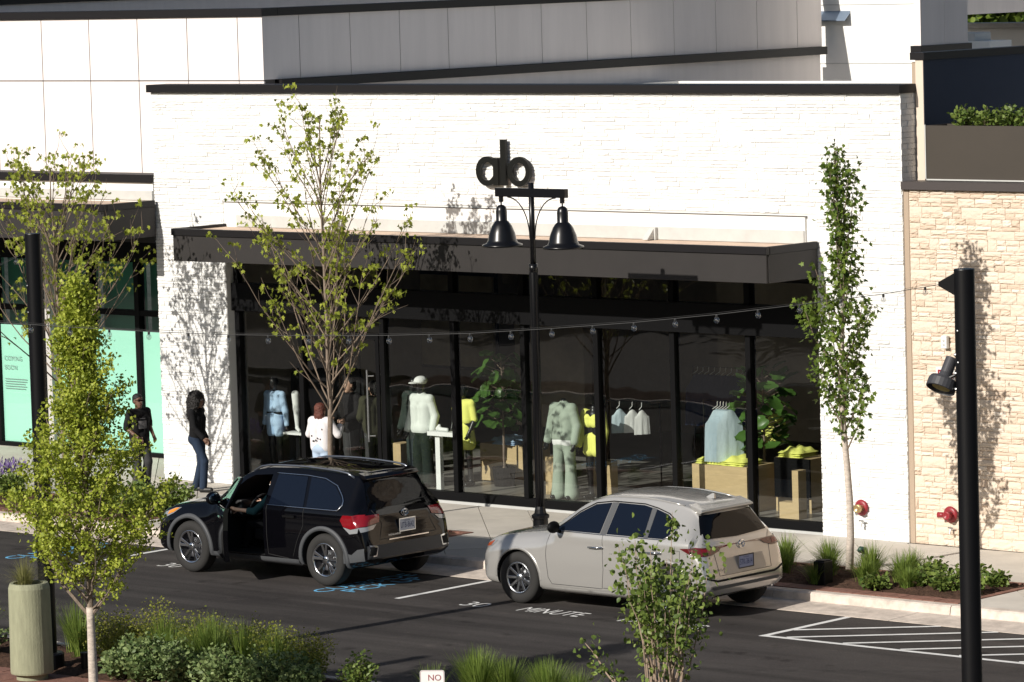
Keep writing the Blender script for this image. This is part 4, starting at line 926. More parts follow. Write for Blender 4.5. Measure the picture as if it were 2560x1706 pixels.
def wheel(car, x, yo, side, rt_, rrim, wdt, spokes, mats, pairs):
    """yo = outer face y (local), side -1 = left"""
    O = car.O; ax_ = Matrix(((1,0,0),(0,0,side),(0,1,0)))
    c = O + Vector((x, yo-side*wdt, rt_)); w_ = wdt
    t = MB().lathe([(rrim-.01,0.0),(rt_-.06,0),(rt_-.012,.02),(rt_,.05),(rt_,w_-.05),(rt_-.012,w_-.02),(rt_-.055,w_),(rrim+.012,w_-.004),(rrim,w_-.02)],c,40,ax_,False).build('tyre', M['tyre'], car.t, smooth=True)
    MB().lathe([(rrim,w_-.015),(rrim-.012,w_-.012),(rrim-.02,w_-.05),(rrim-.03,.04),(.0,.03)],c,40,ax_,False).build('barrel', mats[1], t, smooth=True)
    MB().lathe([(rrim+.004,w_-.022),(rrim+.006,w_-.008),(rrim-.008,w_-.006),(rrim-.022,w_-.02)],c,40,ax_,False).build('rim', mats[0], t, smooth=True)
    MB().lathe([(.13,.08),(.13,.095),(0,.1)],c,20,ax_).build('brake_disc', M['steel'], t)
    for k in range(spokes):
        for q in ((-1,1) if pairs else (0,)):
            a = 6.2831853*k/spokes+.35; da = q*(.15 if pairs else 0); b = MB()
            for (r0, a0, r1, a1, hw0, hw1) in ((.045, a+da*.3, rrim-.008, a+da*1.2, .017, .024 if pairs else .020),):
                p0 = Vector((math.cos(a0)*r0, 0, math.sin(a0)*r0)); p1 = Vector((math.cos(a1)*r1, 0, math.sin(a1)*r1)); d = (p1-p0).normalized(); n_ = Vector((-d.z,0,d.x))
                f0 = side*(w_-.035); f1 = side*(w_-.012); k0 = -side*.03
                v = []
                for p, hw, fy_ in ((p0,hw0,f0),(p1,hw1,f1)):
                    for sgn, dy in ((-1,0),(1,0),(1,k0),(-1,k0)): v.append(c+p+n_*hw*sgn*(1 if dy == 0 else 1.15)+Vector((0,fy_+dy,0)))
                b.add(v, [(0,1,5,4),(1,2,6,5),(2,3,7,6),(3,0,4,7),(0,3,2,1),(4,5,6,7)])
            b.build('spoke', mats[0], t, bevel=.003)
    MB().lathe([(.058,w_-.06),(.058,w_-.03),(.045,w_-.02),(0,w_-.018)],c,18,ax_).build('hub_cap', mats[0], t, smooth=True)
def arch(x, z, r0, r1, a0=-12, a1=192, n=22):
    A = [R(a0+(a1-a0)*k/n) for k in range(n+1)]; return [(x+r1*math.cos(a), z+r1*math.sin(a)) for a in A]+[(x+r0*math.cos(a), z+r0*math.sin(a)) for a in reversed(A)]
def arch_strip(car, view, x, z, r0, r1, mt, off, a0=-12, a1=192, n=28, name='arch_trim'):
    vs = []; fs = []
    for k in range(n+1):
        a = R(a0+(a1-a0)*k/n)
        for r, o_ in ((r0,off-.03),(r0,off),(r1,off),(r1+.006,-.004)):
            p, nn_ = car.hit(view, x+r*math.cos(a), max(.24, z+r*math.sin(a))); q = Vector((x+r*math.cos(a), p.y, z+r*math.sin(a))); q.y += (-1 if view == 'L' else 1)*o_; vs.append(car.O+q)
    for k in range(n):
        for j in range(3): fs.append((k*4+j, k*4+j+1, (k+1)*4+j+1, (k+1)*4+j))
    return MB().add(vs, fs).build(name, mt, car.t, smooth=True)
# ---- black SUV
paintK = mat('black_blue_paint', (.002,.002,.003), .5, spec=.0, coat=.85)
HL = [(0,.38,.72,.66,.70,.60),(.06,.30,.86,.78,.82,.72),(.25,.26,.97,.88,.90,.80),(.60,.25,1.04,.96,.945,.82),(1.0,.25,1.085,1.01,.955,.82),(1.3,.25,1.12,1.06,.96,.80),(1.6,.25,1.34,1.25,.962,.745),(2.0,.25,1.60,1.50,.962,.675),(2.4,.25,1.685,1.585,.962,.645),(3.0,.25,1.70,1.60,.962,.64),(3.7,.25,1.68,1.58,.962,.63),(4.22,.27,1.64,1.54,.95,.61),(4.36,.28,1.55,1.45,.945,.615),(4.53,.30,1.28,1.20,.935,.68),(4.66,.32,1.11,1.06,.92,.78),(4.75,.34,1.02,.97,.905,.80),(4.82,.36,.80,.75,.89,.81),(4.89,.42,.64,.60,.82,.76)]
ck = Car('black_suv', 'black SUV with its driver door open parked at the kerb', -9.06, -6.06, -.15, HL, 1.10, paintK, (.94,.88,4.0,.62))
WX = (.94, 3.73); RW = .385
door_poly = [(1.52,.34),(1.50,.80),(1.46,1.07),(1.95,1.46),(2.10,1.53),(2.52,1.565),(2.55,1.1),(2.56,.34)]
cuts = [ycyl(x, RW, .435, y0, y1) for x in WX for y0, y1 in ((-1.2,-.60),(.60,1.2))]
cuts.append(MB().prism([(1.56,.38),(1.55,.80),(1.50,1.08),(1.97,1.44),(2.12,1.51),(2.48,1.54),(2.51,1.1),(2.52,.38)], lambda x, z: (x,-1.3,z), lambda x, z: (x,.30,z)))
ck.body(M['well'], cuts)
for x in WX:
    for sd_ in (-1, 1):
        wheel(ck, x, sd_*.945, sd_, RW, .245, .235, 5, (M['chrome'], M['alloy_dark']), True)
        arch_strip(ck, 'L' if sd_ < 0 else 'R', x, RW, .435, .495, M['clad'], .022)
for view in 'LR':
    W2 = [(2.60,1.135),(2.60,1.555),(3.20,1.545),(3.31,1.135)]; W3 = [(3.37,1.135),(3.27,1.545),(3.55,1.52),(3.80,1.44),(4.03,1.25),(4.06,1.20),(3.98,1.135)]
    for P_ in (W2, W3): ck.patch('side_window', view, P_, M['tint_blue'], .005)
    if view == 'R': ck.patch('side_window', view, [(1.62,1.13),(2.0,1.44),(2.2,1.53),(2.50,1.55),(2.52,1.13)], M['tint_blue'], .005)
    ck.outline('chrome_trim', view, [(2.57,1.56),(3.20,1.56),(3.56,1.535),(3.83,1.45),(4.07,1.25),(4.09,1.19),(4.0,1.118),(2.57,1.118)], M['chrome'], .011, .008, closed=False)
    ck.outline('pillar_seam', view, [(2.57,1.12),(2.60,.40),(3.02,.36)], M['seam'], .005, .001, closed=False); ck.outline('door_seam', view, [(3.33,1.12),(3.33,.86),(3.20,.62),(3.10,.38)], M['seam'], .005, .001, closed=False)
    ck.patch('sill_cladding', view, [(1.42,.26),(1.42,.36),(3.22,.36),(3.22,.26)], M['clad'], .012)
    hs = ck.patch('door_handle', view, [(2.93,.965),(2.93,1.0),(3.17,1.005),(3.17,.97)], M['chrome'] if view == 'R' else M['black_metal'], .03)
    ck.patch('bumper_cladding', view, [(4.18,.36),(4.20,.52),(4.45,.50),(4.62,.58),(4.80,.60),(4.80,.42)], M['clad'], .008)
ck.patch('rear_window', 'B', [(-.56,1.50),(.56,1.50),(.66,1.19),(.60,1.14),(-.60,1.14),(-.66,1.19)], M['tint'], .006)
for sd_ in (-1, 1):
    v = 'L' if sd_ < 0 else 'R'
    tl = ck.patch('tail_lamp', v, [(4.12,.99),(4.20,1.06),(4.66,1.07),(4.66,.90),(4.45,.87),(4.22,.90)], M['tail_red'], .012)
    ck.patch('tail_lamp_reverse', v, [(4.22,.895),(4.45,.865),(4.66,.895),(4.64,.82),(4.42,.80)], M['lamp_clear'], .011, tl)
    ck.patch('tail_lamp', 'B', [(sd_*.905,1.055),(sd_*.52,1.055),(sd_*.56,.95),(sd_*.905,.90)], M['tail_red'], .012)
    ck.patch('tail_lamp_reverse', 'B', [(sd_*.905,.895),(sd_*.62,.925),(sd_*.70,.86),(sd_*.9,.83)], M['lamp_clear'], .011, tl)
    fg = ck.patch('fog_surround', 'B', [(sd_*.84,.47),(sd_*.70,.47),(sd_*.66,.62),(sd_*.82,.64)], M['chrome'], .012)
    ck.patch('fog_reflector', 'B', [(sd_*.825,.49),(sd_*.715,.49),(sd_*.685,.60),(sd_*.81,.615)], M['well'], .016, fg)
    ck.patch('headlamp', v, [(.20,.80),(.24,.86),(.50,.935),(.66,.95),(.5,.86),(.34,.80)], M['lamp_clear'], .006, step=.03); ck.patch('indicator', v, [(.34,.83),(.36,.88),(.52,.928),(.62,.94),(.5,.875)], M['amber'], .012, step=.03)
ck.patch('rear_bumper', 'B', [(-.86,.44),(-.86,.63),(.86,.63),(.86,.44)], M['clad'], .010)
ck.patch('chrome_strip', 'B', [(-.42,.675),(-.42,.69),(.42,.69),(.42,.675)], M['chrome'], .014)
ck.outline('tailgate_seam', 'B', [(-.62,1.12),(-.50,.92),(-.60,.70),(.60,.70),(.50,.92),(.62,1.12)], M['seam'], .005, .001, closed=False)
ck.patch('windscreen', 'F', [(-.60,1.48),(.60,1.48),(.70,1.15),(-.70,1.15)], M['tint'], .004)
ck.patch('grille', 'F', [(-.45,.80),(.45,.80),(.55,.50),(-.55,.50)], M['well'], .006)
def on_back(car, y, z, off): p, n = car.hit('B', y, z); return car.O+p+Vector((off,0,0))
# plate, emblem, badge
def plate(car, y, z, w_, h, txt, frame=None, tint=None):
    q = on_back(car, y, z, .02); pl_ = MB().box(q.x-.004,q.x+.004,q.y-w_/2,q.y+w_/2,q.z-h/2,q.z+h/2).build('licence_plate', tint or M['plate'], car.t, bevel=.003)
    place_text('plate_lettering', txt, M['plate_ink'], pl_, (q.x+.006,q.y-w_*.43,q.z-h*.28), (0,1,0), (0,0,1), h*.5, w_*.86)
    place_text('plate_lettering', 'VIRGINIA', M['plate_ink'], pl_, (q.x+.006,q.y-w_*.2,q.z+h*.30), (0,1,0), (0,0,1), h*.11, w_*.4)
    if frame:
        MB().box(q.x-.006,q.x+.008,q.y-w_/2-.012,q.y+w_/2+.012,q.z+h/2,q.z+h/2+.014).box(q.x-.006,q.x+.008,q.y-w_/2-.012,q.y+w_/2+.012,q.z-h/2-.014,q.z-h/2).box(q.x-.006,q.x+.008,q.y-w_/2-.012,q.y-w_/2,q.z-h/2,q.z+h/2).box(q.x-.006,q.x+.008,q.y+w_/2,q.y+w_/2+.012,q.z-h/2,q.z+h/2).build('plate_frame', frame, pl_)
plate(ck, .0, .86, .32, .165, 'UTB-8642', M['chrome'])
def ell(q, ry, rz, n=28): return [q+Vector((0, ry*math.cos(6.2831853*k/n), rz*math.sin(6.2831853*k/n))) for k in range(n+1)]
q = on_back(ck, 0, 1.035, .02); em = MB().tube(ell(q,.07,.05),.008,6).tube(ell(q,.026,.047),.007,6).tube(ell(q+Vector((0,0,.018)),.045,.02),.007,6).build('emblem', M['chrome'], ck.t)
q = on_back(ck, -.42, .735, .016); place_text('badge', 'HIGHLANDER', M['chrome'], ck.t, q, (0,1,0), (0,0,1), .026, .26)
# roof rails, spoiler, wiper, antenna, mirror
for sd_ in (-1,1):
    pts = []
    for x in np.linspace(2.02,4.1,14):
        p, n_ = ck.hit('T', x, sd_*.60); e = .035 if 2.05 < x < 4.05 else .0; pts.append(ck.O+p+Vector((0,0,e)))
    MB().tube(pts,.016,6).build('roof_rail', mat('satin_rail',(.30,.32,.36),.3,.9), ck.t, smooth=True)
b = MB()
sp_ = [(4.15,1.635),(4.36,1.60),(4.43,1.555),(4.40,1.535),(4.28,1.545)]
b.prism(sp_, lambda x, z: ck.O+Vector((float(xmap(x,ck.mp)),-.56,z)), lambda x, z: ck.O+Vector((float(xmap(x,ck.mp)),.56,z))).build('spoiler', paintK, ck.t, bevel=.008)
q = on_back(ck, 0, 1.555, .01); MB().box(q.x-.01,q.x+.012,q.y-.12,q.y+.12,q.z-.008,q.z+.008).build('stop_lamp', M['tail_dark'], ck.t)
p, n_ = ck.hit('B', .1, 1.15); MB().tube([ck.O+p+n_*.02, ck.O+ck.hit('B',.52,1.18)[0]+n_*.03],.010,6).build('wiper', M['well'], ck.t)
# interior: seat, wheel, dashboard
M['seat'] = mat('black_leather', (.02,.02,.022), .5)
O = ck.O
MB().obox(O+Vector((2.28,-.42,.62)),(.50,.50,.16)).build('seat_cushion', M['seat'], ck.t, bevel=.04, seg=2)
MB().obox(O+Vector((2.52,-.42,1.0)),(.16,.50,.70),Matrix.Rotation(R(14),3,'Y')).obox(O+Vector((2.62,-.42,1.42)),(.10,.26,.18)).build('seat_back', M['seat'], ck.t, bevel=.04, seg=2)
MB().obox(O+Vector((1.62,-.1,.98)),(.30,1.1,.26)).build('dashboard', M['seat'], ck.t, bevel=.04, seg=2)
sw_c = O+Vector((1.92,-.42,1.02)); sw_R = Matrix.Rotation(R(-62),3,'Y')
MB().tube([sw_c+sw_R@Vector((.185*math.cos(a),.185*math.sin(a),0)) for a in np.linspace(0,6.283,25)],.016,8).obox(sw_c,(.12,.36,.03),sw_R).obox(sw_c+Vector((-.1,0,-.03)),(.2,.07,.07)).build('steering_wheel', M['seat'], ck.t)
# open driver door: shell copied from the body side, swung about its front edge
hinge = Vector((1.50,-.955,0)); ang = -R(38)
dmat_in = mat('door_lining', (.018,.018,.02), .6)
def door_part(name, poly, mt, off, parent, flip=False, edge=True):
    bm = bmesh.new(); f = bm.faces.new([bm.verts.new((p[0], p[1], 0)) for p in poly]); bmesh.ops.triangulate(bm, faces=[f])
    for _ in range(4): 
        es = [e for e in bm.edges if e.calc_length() > .09]
        bmesh.ops.subdivide_edges(bm, edges=es, cuts=1); bmesh.ops.triangulate(bm, faces=[f for f in bm.faces if len(f.verts) > 3])
    bm.verts.ensure_lookup_table(); bm.verts.index_update(); RM = Matrix.Rotation(ang,3,'Z'); out = []
    for v in bm.verts:
        p, n_ = ck.hit('L', v.co.x, v.co.y); q = Vector((p.x, p.y+off, p.z)); out.append(O + hinge + RM@(q-hinge))
    fs = [tuple(v.index for v in f.verts) for f in bm.faces]; bm.free(); return MB().add(out, fs).build(name, mt, parent, smooth=True)
lowd = [(1.52,.34),(1.50,.80),(1.47,1.09),(2.53,1.12),(2.56,.80),(2.55,.34)]
dor = door_part('door', lowd, paintK, 0, ck.t); door_part('door_lining', lowd, dmat_in, .07, dor)
RM = Matrix.Rotation(ang,3,'Z')
def dpt(x, z, off=.0): p, _ = ck.hit('L', x, z); return O + hinge + RM@(Vector((p.x, p.y+off, p.z))-hinge)
for ring_ in (lowd,):
    vs = []; n = len(ring_); pl2 = []
    for i in range(n):
        a, b_ = Vector(ring_[i]), Vector(ring_[(i+1)%n])
        for j in range(5): pl2.append(a.lerp(b_, j/5))
    for q in pl2: vs += [dpt(q.x,q.y,0), dpt(q.x,q.y,.07)]
    k = len(pl2); MB().add(vs, [(2*i, 2*((i+1)%k), 2*((i+1)%k)+1, 2*i+1) for i in range(k)]).build('door_edge', paintK, dor)
wf = [(1.50,1.10),(1.95,1.44),(2.12,1.515),(2.48,1.545),(2.52,1.12)]
MB().tube([dpt(*wf[0],.03)]+[dpt(Vector(wf[i]).lerp(Vector(wf[i+1]),t_).x, Vector(wf[i]).lerp(Vector(wf[i+1]),t_).y,.03) for i in range(4) for t_ in (.25,.5,.75,1)],.022,6).build('window_frame', paintK, dor)
door_part('door_glass', wf, glass_mat('door_glass',(.16,.18,.19),ior=1.5), .03, dor)
MB().tube([dpt(2.40,.98,-.03),dpt(2.20,.975,-.03)],.016,6).build('door_handle', M['chrome'], dor)
mc = dpt(1.62,1.17,-.13); mr = MB().sphere(mc,(.065,.14,.10),16,12).build('mirror_housing', paintK, dor, smooth=True); 
MB().sphere(mc+Vector((.045,-.01,0)),(.03,.115,.08),16,10).build('mirror_glass', mat('mirror',(.30,.36,.38),.08,1), mr); MB().tube([mc,dpt(1.62,1.12,.01)],.03,8).build('mirror_arm', paintK, mr)
# passenger-side mirror
p, n_ = ck.hit('R', 1.62, 1.13); MB().sphere(O+p+Vector((0,.13,.05)),(.08,.12,.08),12,8).tube([O+p,O+p+Vector((0,.12,.04))],.03,8).build('mirror_housing', paintK, ck.t, smooth=True)
# ---- pale SUV
paintW = mat('champagne_white_paint', (.50,.485,.46), .27, .5, spec=.5, coat=1.0)
MZ = [(0,.38,.70,.64,.64,.54),(.06,.28,.84,.76,.78,.68),(.25,.23,.93,.85,.865,.75),(.6,.22,.99,.92,.905,.785),(1.0,.22,1.035,.97,.915,.79),(1.35,.22,1.075,1.02,.92,.78),(1.7,.22,1.31,1.22,.922,.715),(2.1,.22,1.545,1.445,.922,.64),(2.5,.22,1.625,1.53,.922,.61),(3.0,.22,1.635,1.535,.922,.60),(3.5,.22,1.60,1.50,.92,.585),(3.88,.23,1.545,1.44,.915,.575),(4.06,.25,1.45,1.345,.91,.59),(4.24,.27,1.24,1.16,.90,.67),(4.36,.30,1.07,1.02,.89,.765),(4.44,.32,.99,.94,.875,.785),(4.52,.34,.76,.71,.855,.78),(4.575,.42,.60,.56,.78,.70)]
cw = Car('pale_suv', 'champagne white SUV parked behind the leafy bush', -2.71, -5.86, -.15, MZ, 1.06, paintW, (.93,.84,3.72,.68))
WX = (.93, 3.63); RW = .365
cw.body(M['well'], [ycyl(x, RW, .405, y0, y1) for x in WX for y0, y1 in ((-1.2,-.58),(.58,1.2))])
O = cw.O
for x in WX:
    for sd_ in (-1, 1):
        wheel(cw, x, sd_*.905, sd_, RW, .222, .225, 9, (mat('silver_alloy',(.52,.53,.55),.25,1), M['alloy_dark']), False)
        arch_strip(cw, 'L' if sd_ < 0 else 'R', x, RW, .405, .44, paintW, .006, 0, 180)
for view in 'LR':
    W1 = [(1.62,1.09),(1.95,1.33),(2.20,1.455),(2.48,1.495),(2.44,1.09)]; W2 = [(2.56,1.09),(2.60,1.50),(3.06,1.495),(3.20,1.47),(3.22,1.09)]; W3 = [(3.30,1.09),(3.29,1.455),(3.50,1.40),(3.74,1.26),(3.64,1.14),(3.56,1.09)]
    for P_ in (W1, W2, W3): cw.patch('side_window', view, P_, M['tint_blue'], .005)
    cw.patch('pillar_trim', view, [(2.45,1.085),(2.49,1.50),(2.59,1.505),(2.55,1.085)], M['clad'], .0045); cw.patch('pillar_trim', view, [(3.225,1.085),(3.205,1.475),(3.285,1.46),(3.295,1.085)], M['clad'], .0045)
    cw.outline('window_trim', view, [(1.60,1.08),(1.94,1.345),(2.20,1.475),(2.50,1.515),(3.06,1.512),(3.30,1.47),(3.52,1.41),(3.77,1.265)], M['black_metal'], .008, .006, closed=False)
    cw.outline('window_trim', view, [(1.60,1.08),(2.5,1.075),(3.56,1.077),(3.66,1.13),(3.77,1.265)], M['chrome'], .006, .008, closed=False)
    cw.outline('door_seam', view, [(1.50,1.05),(1.47,.75),(1.50,.42),(1.56,.33),(2.48,.33),(2.52,.60),(2.50,1.07)], M['seam'], .0035, .0005, closed=False)
    cw.outline('door_seam', view, [(2.50,.34),(3.16,.36),(3.22,.62),(3.45,.85),(3.50,1.07)], M['seam'], .0035, .0005, closed=False)
    cw.outline('fuel_door', view, [(3.78,.80),(3.95,.80),(3.95,.95),(3.78,.95)], M['seam'], .003, .0005)
    for x in (2.28, 3.32):
        h = cw.patch('handle_recess', view, [(x,.86),(x+.02,.92),(x+.2,.925),(x+.22,.87),(x+.15,.84)], paintW, .001)
        MB().tube([O+cw.hit(view,x-.02,.895)[0]+Vector((0,(-1 if view=='L' else 1)*.02,0)), O+cw.hit(view,x+.11,.90)[0]+Vector((0,(-1 if view=='L' else 1)*.035,0)), O+cw.hit(view,x+.24,.905)[0]+Vector((0,(-1 if view=='L' else 1)*.02,0))],.014,6).build('door_handle', M['chrome'], h, smooth=True)
    cw.patch('sill_cladding', view, [(1.36,.225),(1.36,.30),(3.18,.30),(3.18,.225)], paintW, .022)
cw.patch('rear_window', 'B', [(-.55,1.40),(.55,1.40),(.68,1.16),(.66,1.10),(0,1.075),(-.66,1.10),(-.68,1.16)], M['tint'], .006)
for sd_ in (-1, 1):
    v = 'L' if sd_ < 0 else 'R'
    cw.patch('tail_lamp', v, [(3.96,.985),(4.30,1.0),(4.44,.99),(4.44,.89),(4.25,.90)], M['tail_dark'], .012)
    tl = cw.patch('tail_lamp', 'B', [(sd_*.875,.985),(sd_*.40,.985),(sd_*.50,.925),(sd_*.66,.885),(sd_*.875,.885)], M['tail_dark'], .012); cw.patch('lamp_ring', 'B', [(sd_*.80,.97),(sd_*.66,.97),(sd_*.66,.91),(sd_*.80,.91)], M['tail_red'], .016, tl)
    cw.patch('headlamp', v, [(.06,.73),(.10,.80),(.34,.86),(.40,.855),(.28,.77)], M['lamp_clear'], .008); cw.patch('indicator', v, [(.10,.745),(.13,.79),(.33,.85),(.27,.775)], mat('amber_dark',(.30,.06,.02),.2,coat=.6), .012)
    MB().tube([O+cw.hit('B',sd_*.66,.40)[0]+Vector((-.22,0,-.07)),O+cw.hit('B',sd_*.66,.40)[0]+Vector((-.06,0,-.07))],.04,12).build('exhaust_tip', M['chrome'], cw.t, smooth=True)
cw.patch('plate_recess', 'B', [(-.46,.62),(-.42,.82),(.42,.82),(.46,.62),(.40,.60),(-.40,.60)], mat('champagne_recess',(.40,.37,.33),.35,.25), .003)
cw.patch('bumper_insert', 'B', [(-.62,.55),(-.84,.61),(-.84,.585),(-.62,.52),(.62,.52),(.84,.585),(.84,.61),(.62,.55)], M['well'], .006)
cw.patch('lower_bumper', 'B', [(-.70,.42),(-.74,.46),(.74,.46),(.70,.42)], M['clad'], .010)
cw.outline('tailgate_seam', 'B', [(-.70,1.08),(-.60,.99),(-.56,.60),(.56,.60),(.60,.99),(.70,1.08)], M['seam'], .004, .0005, closed=False)
cw.patch('windscreen', 'F', [(-.58,1.42),(.58,1.42),(.68,1.11),(-.68,1.11)], M['tint'], .004)
cw.patch('grille', 'F', [(-.48,.72),(.48,.72),(.36,.45),(-.36,.45)], M['well'], .006)
plate(cw, .02, .74, .31, .16, 'STK-3614', mat('dark_plate_frame',(.03,.03,.035),.4), mat('blue_plate',(.30,.34,.52),.5))
q = on_back(cw, 0, .975, .02); MB().tube(ell(q,.066,.054),.007,6).tube([q+Vector((0,-.055,.02)),q+Vector((0,-.02,.01)),q+Vector((0,0,-.012)),q+Vector((0,.02,.01)),q+Vector((0,.055,.02))],.007,6).build('emblem', M['chrome'], cw.t)
q = on_back(cw, -.66, .66, .018); place_text('badge', 'CX-5', M['chrome'], cw.t, q, (0,1,0), (0,0,1), .04, .2)
p, n_ = cw.hit('T', 3.72, 0); MB().prism([(0,0),(.17,0),(.16,.07),(.13,.07)], lambda u, v: O+p+Vector((u-.1,-.022 if v < .01 else -.006,v-.004)), lambda u, v: O+p+Vector((u-.1,.022 if v < .01 else .006,v-.004))).build('antenna_fin', paintW, cw.t)
MB().prism([(3.80,1.545),(4.12,1.475),(4.15,1.45),(4.10,1.42),(3.95,1.45)], lambda x, z: O+Vector((float(xmap(x,cw.mp)),-.56,z)), lambda x, z: O+Vector((float(xmap(x,cw.mp)),.56,z))).build('spoiler', paintW, cw.t, bevel=.006)
for sd_ in (-1,1):
    v = 'L' if sd_ < 0 else 'R'; p, n_ = cw.hit(v, 1.72, 1.07); mc = O+p+Vector((0,sd_*.14,.08))
    mh = MB().sphere(mc,(.06,.115,.085),16,12).build('mirror_housing', M['black_metal'] if sd_ < 0 else paintW, cw.t, smooth=True); MB().tube([O+p,mc+Vector((0,0,-.03))],.025,8).build('mirror_arm', M['black_metal'], mh)
    pts = []
    for x in np.linspace(2.2,3.7,10): pp, _ = cw.hit('T', x, sd_*.545); pts.append(O+pp+Vector((0,0,.006)))
    MB().tube(pts,.012,5).build('roof_moulding', paintW, cw.t, smooth=True)
# ---------------------------------------------------------------- people and mannequins: one smooth implicit surface per body or garment
def sdf_mesh(prims, h=.012, k=.03, noise=0, seed=0):
    lo = np.array([1e9]*3); hi = -lo
    for pr in prims:
        if pr[0] == 'c': a, b, r = np.array(pr[1]), np.array(pr[2]), max(pr[3], pr[4]); lo = np.minimum(lo, np.minimum(a, b)-r); hi = np.maximum(hi, np.maximum(a, b)+r)
        else: c, r = np.array(pr[1]), np.array(pr[2]); lo = np.minimum(lo, c-r); hi = np.maximum(hi, c+r)
    lo -= k+3*h; hi += k+3*h; n = np.ceil((hi-lo)/h).astype(int)+1
    D = np.full(n, 1.0, np.float32); ax_ = [lo[i]+h*np.arange(n[i]) for i in range(3)]
    for pr in prims:
        if pr[0] == 'c': a, b, r = np.array(pr[1]), np.array(pr[2]), max(pr[3], pr[4]); l2, h2 = np.minimum(a, b)-r, np.maximum(a, b)+r
        else: c, r = np.array(pr[1]), np.array(pr[2]); l2, h2 = c-r, c+r
        i0 = np.maximum(0, ((l2-lo-k)/h).astype(int)-3); i1 = np.minimum(n, ((h2-lo+k)/h).astype(int)+4)
        X, Y, Z = np.meshgrid(*[ax_[i][i0[i]:i1[i]] for i in range(3)], indexing='ij')
        if pr[0] == 'c':
            ab = b-a; L2 = max(1e-9, ab@ab); px_, py_, pz_ = X-a[0], Y-a[1], Z-a[2]; t = np.clip((px_*ab[0]+py_*ab[1]+pz_*ab[2])/L2, 0, 1)
            d = np.sqrt((px_-t*ab[0])**2+(py_-t*ab[1])**2+(pz_-t*ab[2])**2)-(pr[3]+(pr[4]-pr[3])*t)
        else:
            q = np.sqrt(((X-c[0])/r[0])**2+((Y-c[1])/r[1])**2+((Z-c[2])/r[2])**2); d = (q-1)*min(r)
        S = D[i0[0]:i1[0], i0[1]:i1[1], i0[2]:i1[2]]; kk = pr[5] if len(pr) > 5 else k
        hh = np.clip(.5+.5*(S-d)/kk, 0, 1); S[...] = S*(1-hh)+d*hh-kk*hh*(1-hh)
    if noise:
        rg = np.random.default_rng(seed); D += noise*rg.standard_normal(D.shape).astype(np.float32)
    s = D < 0; n0, n1, n2 = D.shape
    cs = np.zeros((n0-1, n1-1, n2-1), int)
    P = np.zeros((n0-1, n1-1, n2-1, 3)); C = np.zeros((n0-1, n1-1, n2-1))
    for axis in range(3):
        o = [[0,0,0],[1,0,0],[0,1,0],[1,1,0]]
        for u, v in ((0,0),(1,0),(0,1),(1,1)):
            off = [0,0,0]; ot = [i for i in range(3) if i != axis]; off[ot[0]] = u; off[ot[1]] = v
            sl0 = tuple(slice(off[i], off[i]+D.shape[i]-1) for i in range(3)); off2 = list(off); off2[axis] = 1; sl1 = tuple(slice(off2[i], off2[i]+D.shape[i]-1) for i in range(3))
            A, B = D[sl0], D[sl1]; x = (A < 0) != (B < 0); t = np.where(x, A/np.where(x, A-B, 1), 0)
            for i in range(3): P[..., i] += np.where(x, (off[i] if i != axis else t), 0)
            C += x
    act = C > 0; idx = -np.ones(act.shape, int); idx[act] = np.arange(act.sum())
    V = (np.argwhere(act)+P[act]/C[act][:, None])*h+lo; F = []
    for axis in range(3):
        ot = [i for i in range(3) if i != axis]; sl = [slice(1, -1)]*3; sl[axis] = slice(0, D.shape[axis]-1)
        sA = tuple(sl); sl2 = list(sl); sl2[axis] = slice(1, D.shape[axis]); A = s[sA]; B = s[tuple(sl2)]; e = np.argwhere(A != B)
        if len(e) == 0: continue
        base = e.copy(); base[:, ot[0]] += 1; base[:, ot[1]] += 1
        def cell(du, dv): c_ = base.copy(); c_[:, ot[0]] -= du; c_[:, ot[1]] -= dv; return idx[c_[:, 0], c_[:, 1], c_[:, 2]]
        q = np.stack([cell(1,1), cell(0,1), cell(0,0), cell(1,0)], 1); fl = A[tuple(e.T)] ^ (axis == 1); q[~fl] = q[~fl][:, ::-1]; F.append(q)
    return V, np.vstack(F)
def sk(**kw):
    J = dict(pel=(0,0,.95), chest=(0,.0,1.26), neck=(0,-.01,1.44), head=(0,.02,1.585), hl=(-.085,0,.92), hr=(.085,0,.92), kl=(-.095,.01,.50), kr=(.095,.01,.50), al=(-.10,-.02,.085), ar=(.10,-.02,.085), tl=(-.12,.13,.035), tr=(.12,.13,.035),
             sl=(-.175,0,1.385), sr=(.175,0,1.385), el=(-.235,-.02,1.12), er=(.235,-.02,1.12), wl=(-.25,.05,.88), wr=(.25,.05,.88))
    J.update(kw); return {k: np.array(v, float) for k, v in J.items()}
def P_torso(J, g=0, w=1.0):
    a = []
    for sx in (-1, 1):
        o = np.array([.072*sx*w,0,0]); a += [('c', J['pel']+o*1.15, J['chest']+o*1.25, .098+g, .098+g), ('c', J['chest']+o*1.2, J['chest']+o*1.15+np.array([0,-.01,.10]), .096+g, .075+g)]
    a += [('c', J['chest']+np.array([0,0,.10]), J['sl'], .08+g, .056+g), ('c', J['chest']+np.array([0,0,.10]), J['sr'], .08+g, .056+g)]
    return a
def P_arm(J, s_, g=0, to=1.0):
    e, w = J['e'+s_], J['w'+s_]; a = [('c', J['s'+s_], e, .050+g, .040+g)]
    if to > .5: q = e+(w-e)*min(1, (to-.5)*2); a.append(('c', e, q, .040+g, .028+g+(.012 if to < 1 else 0)))
    return a
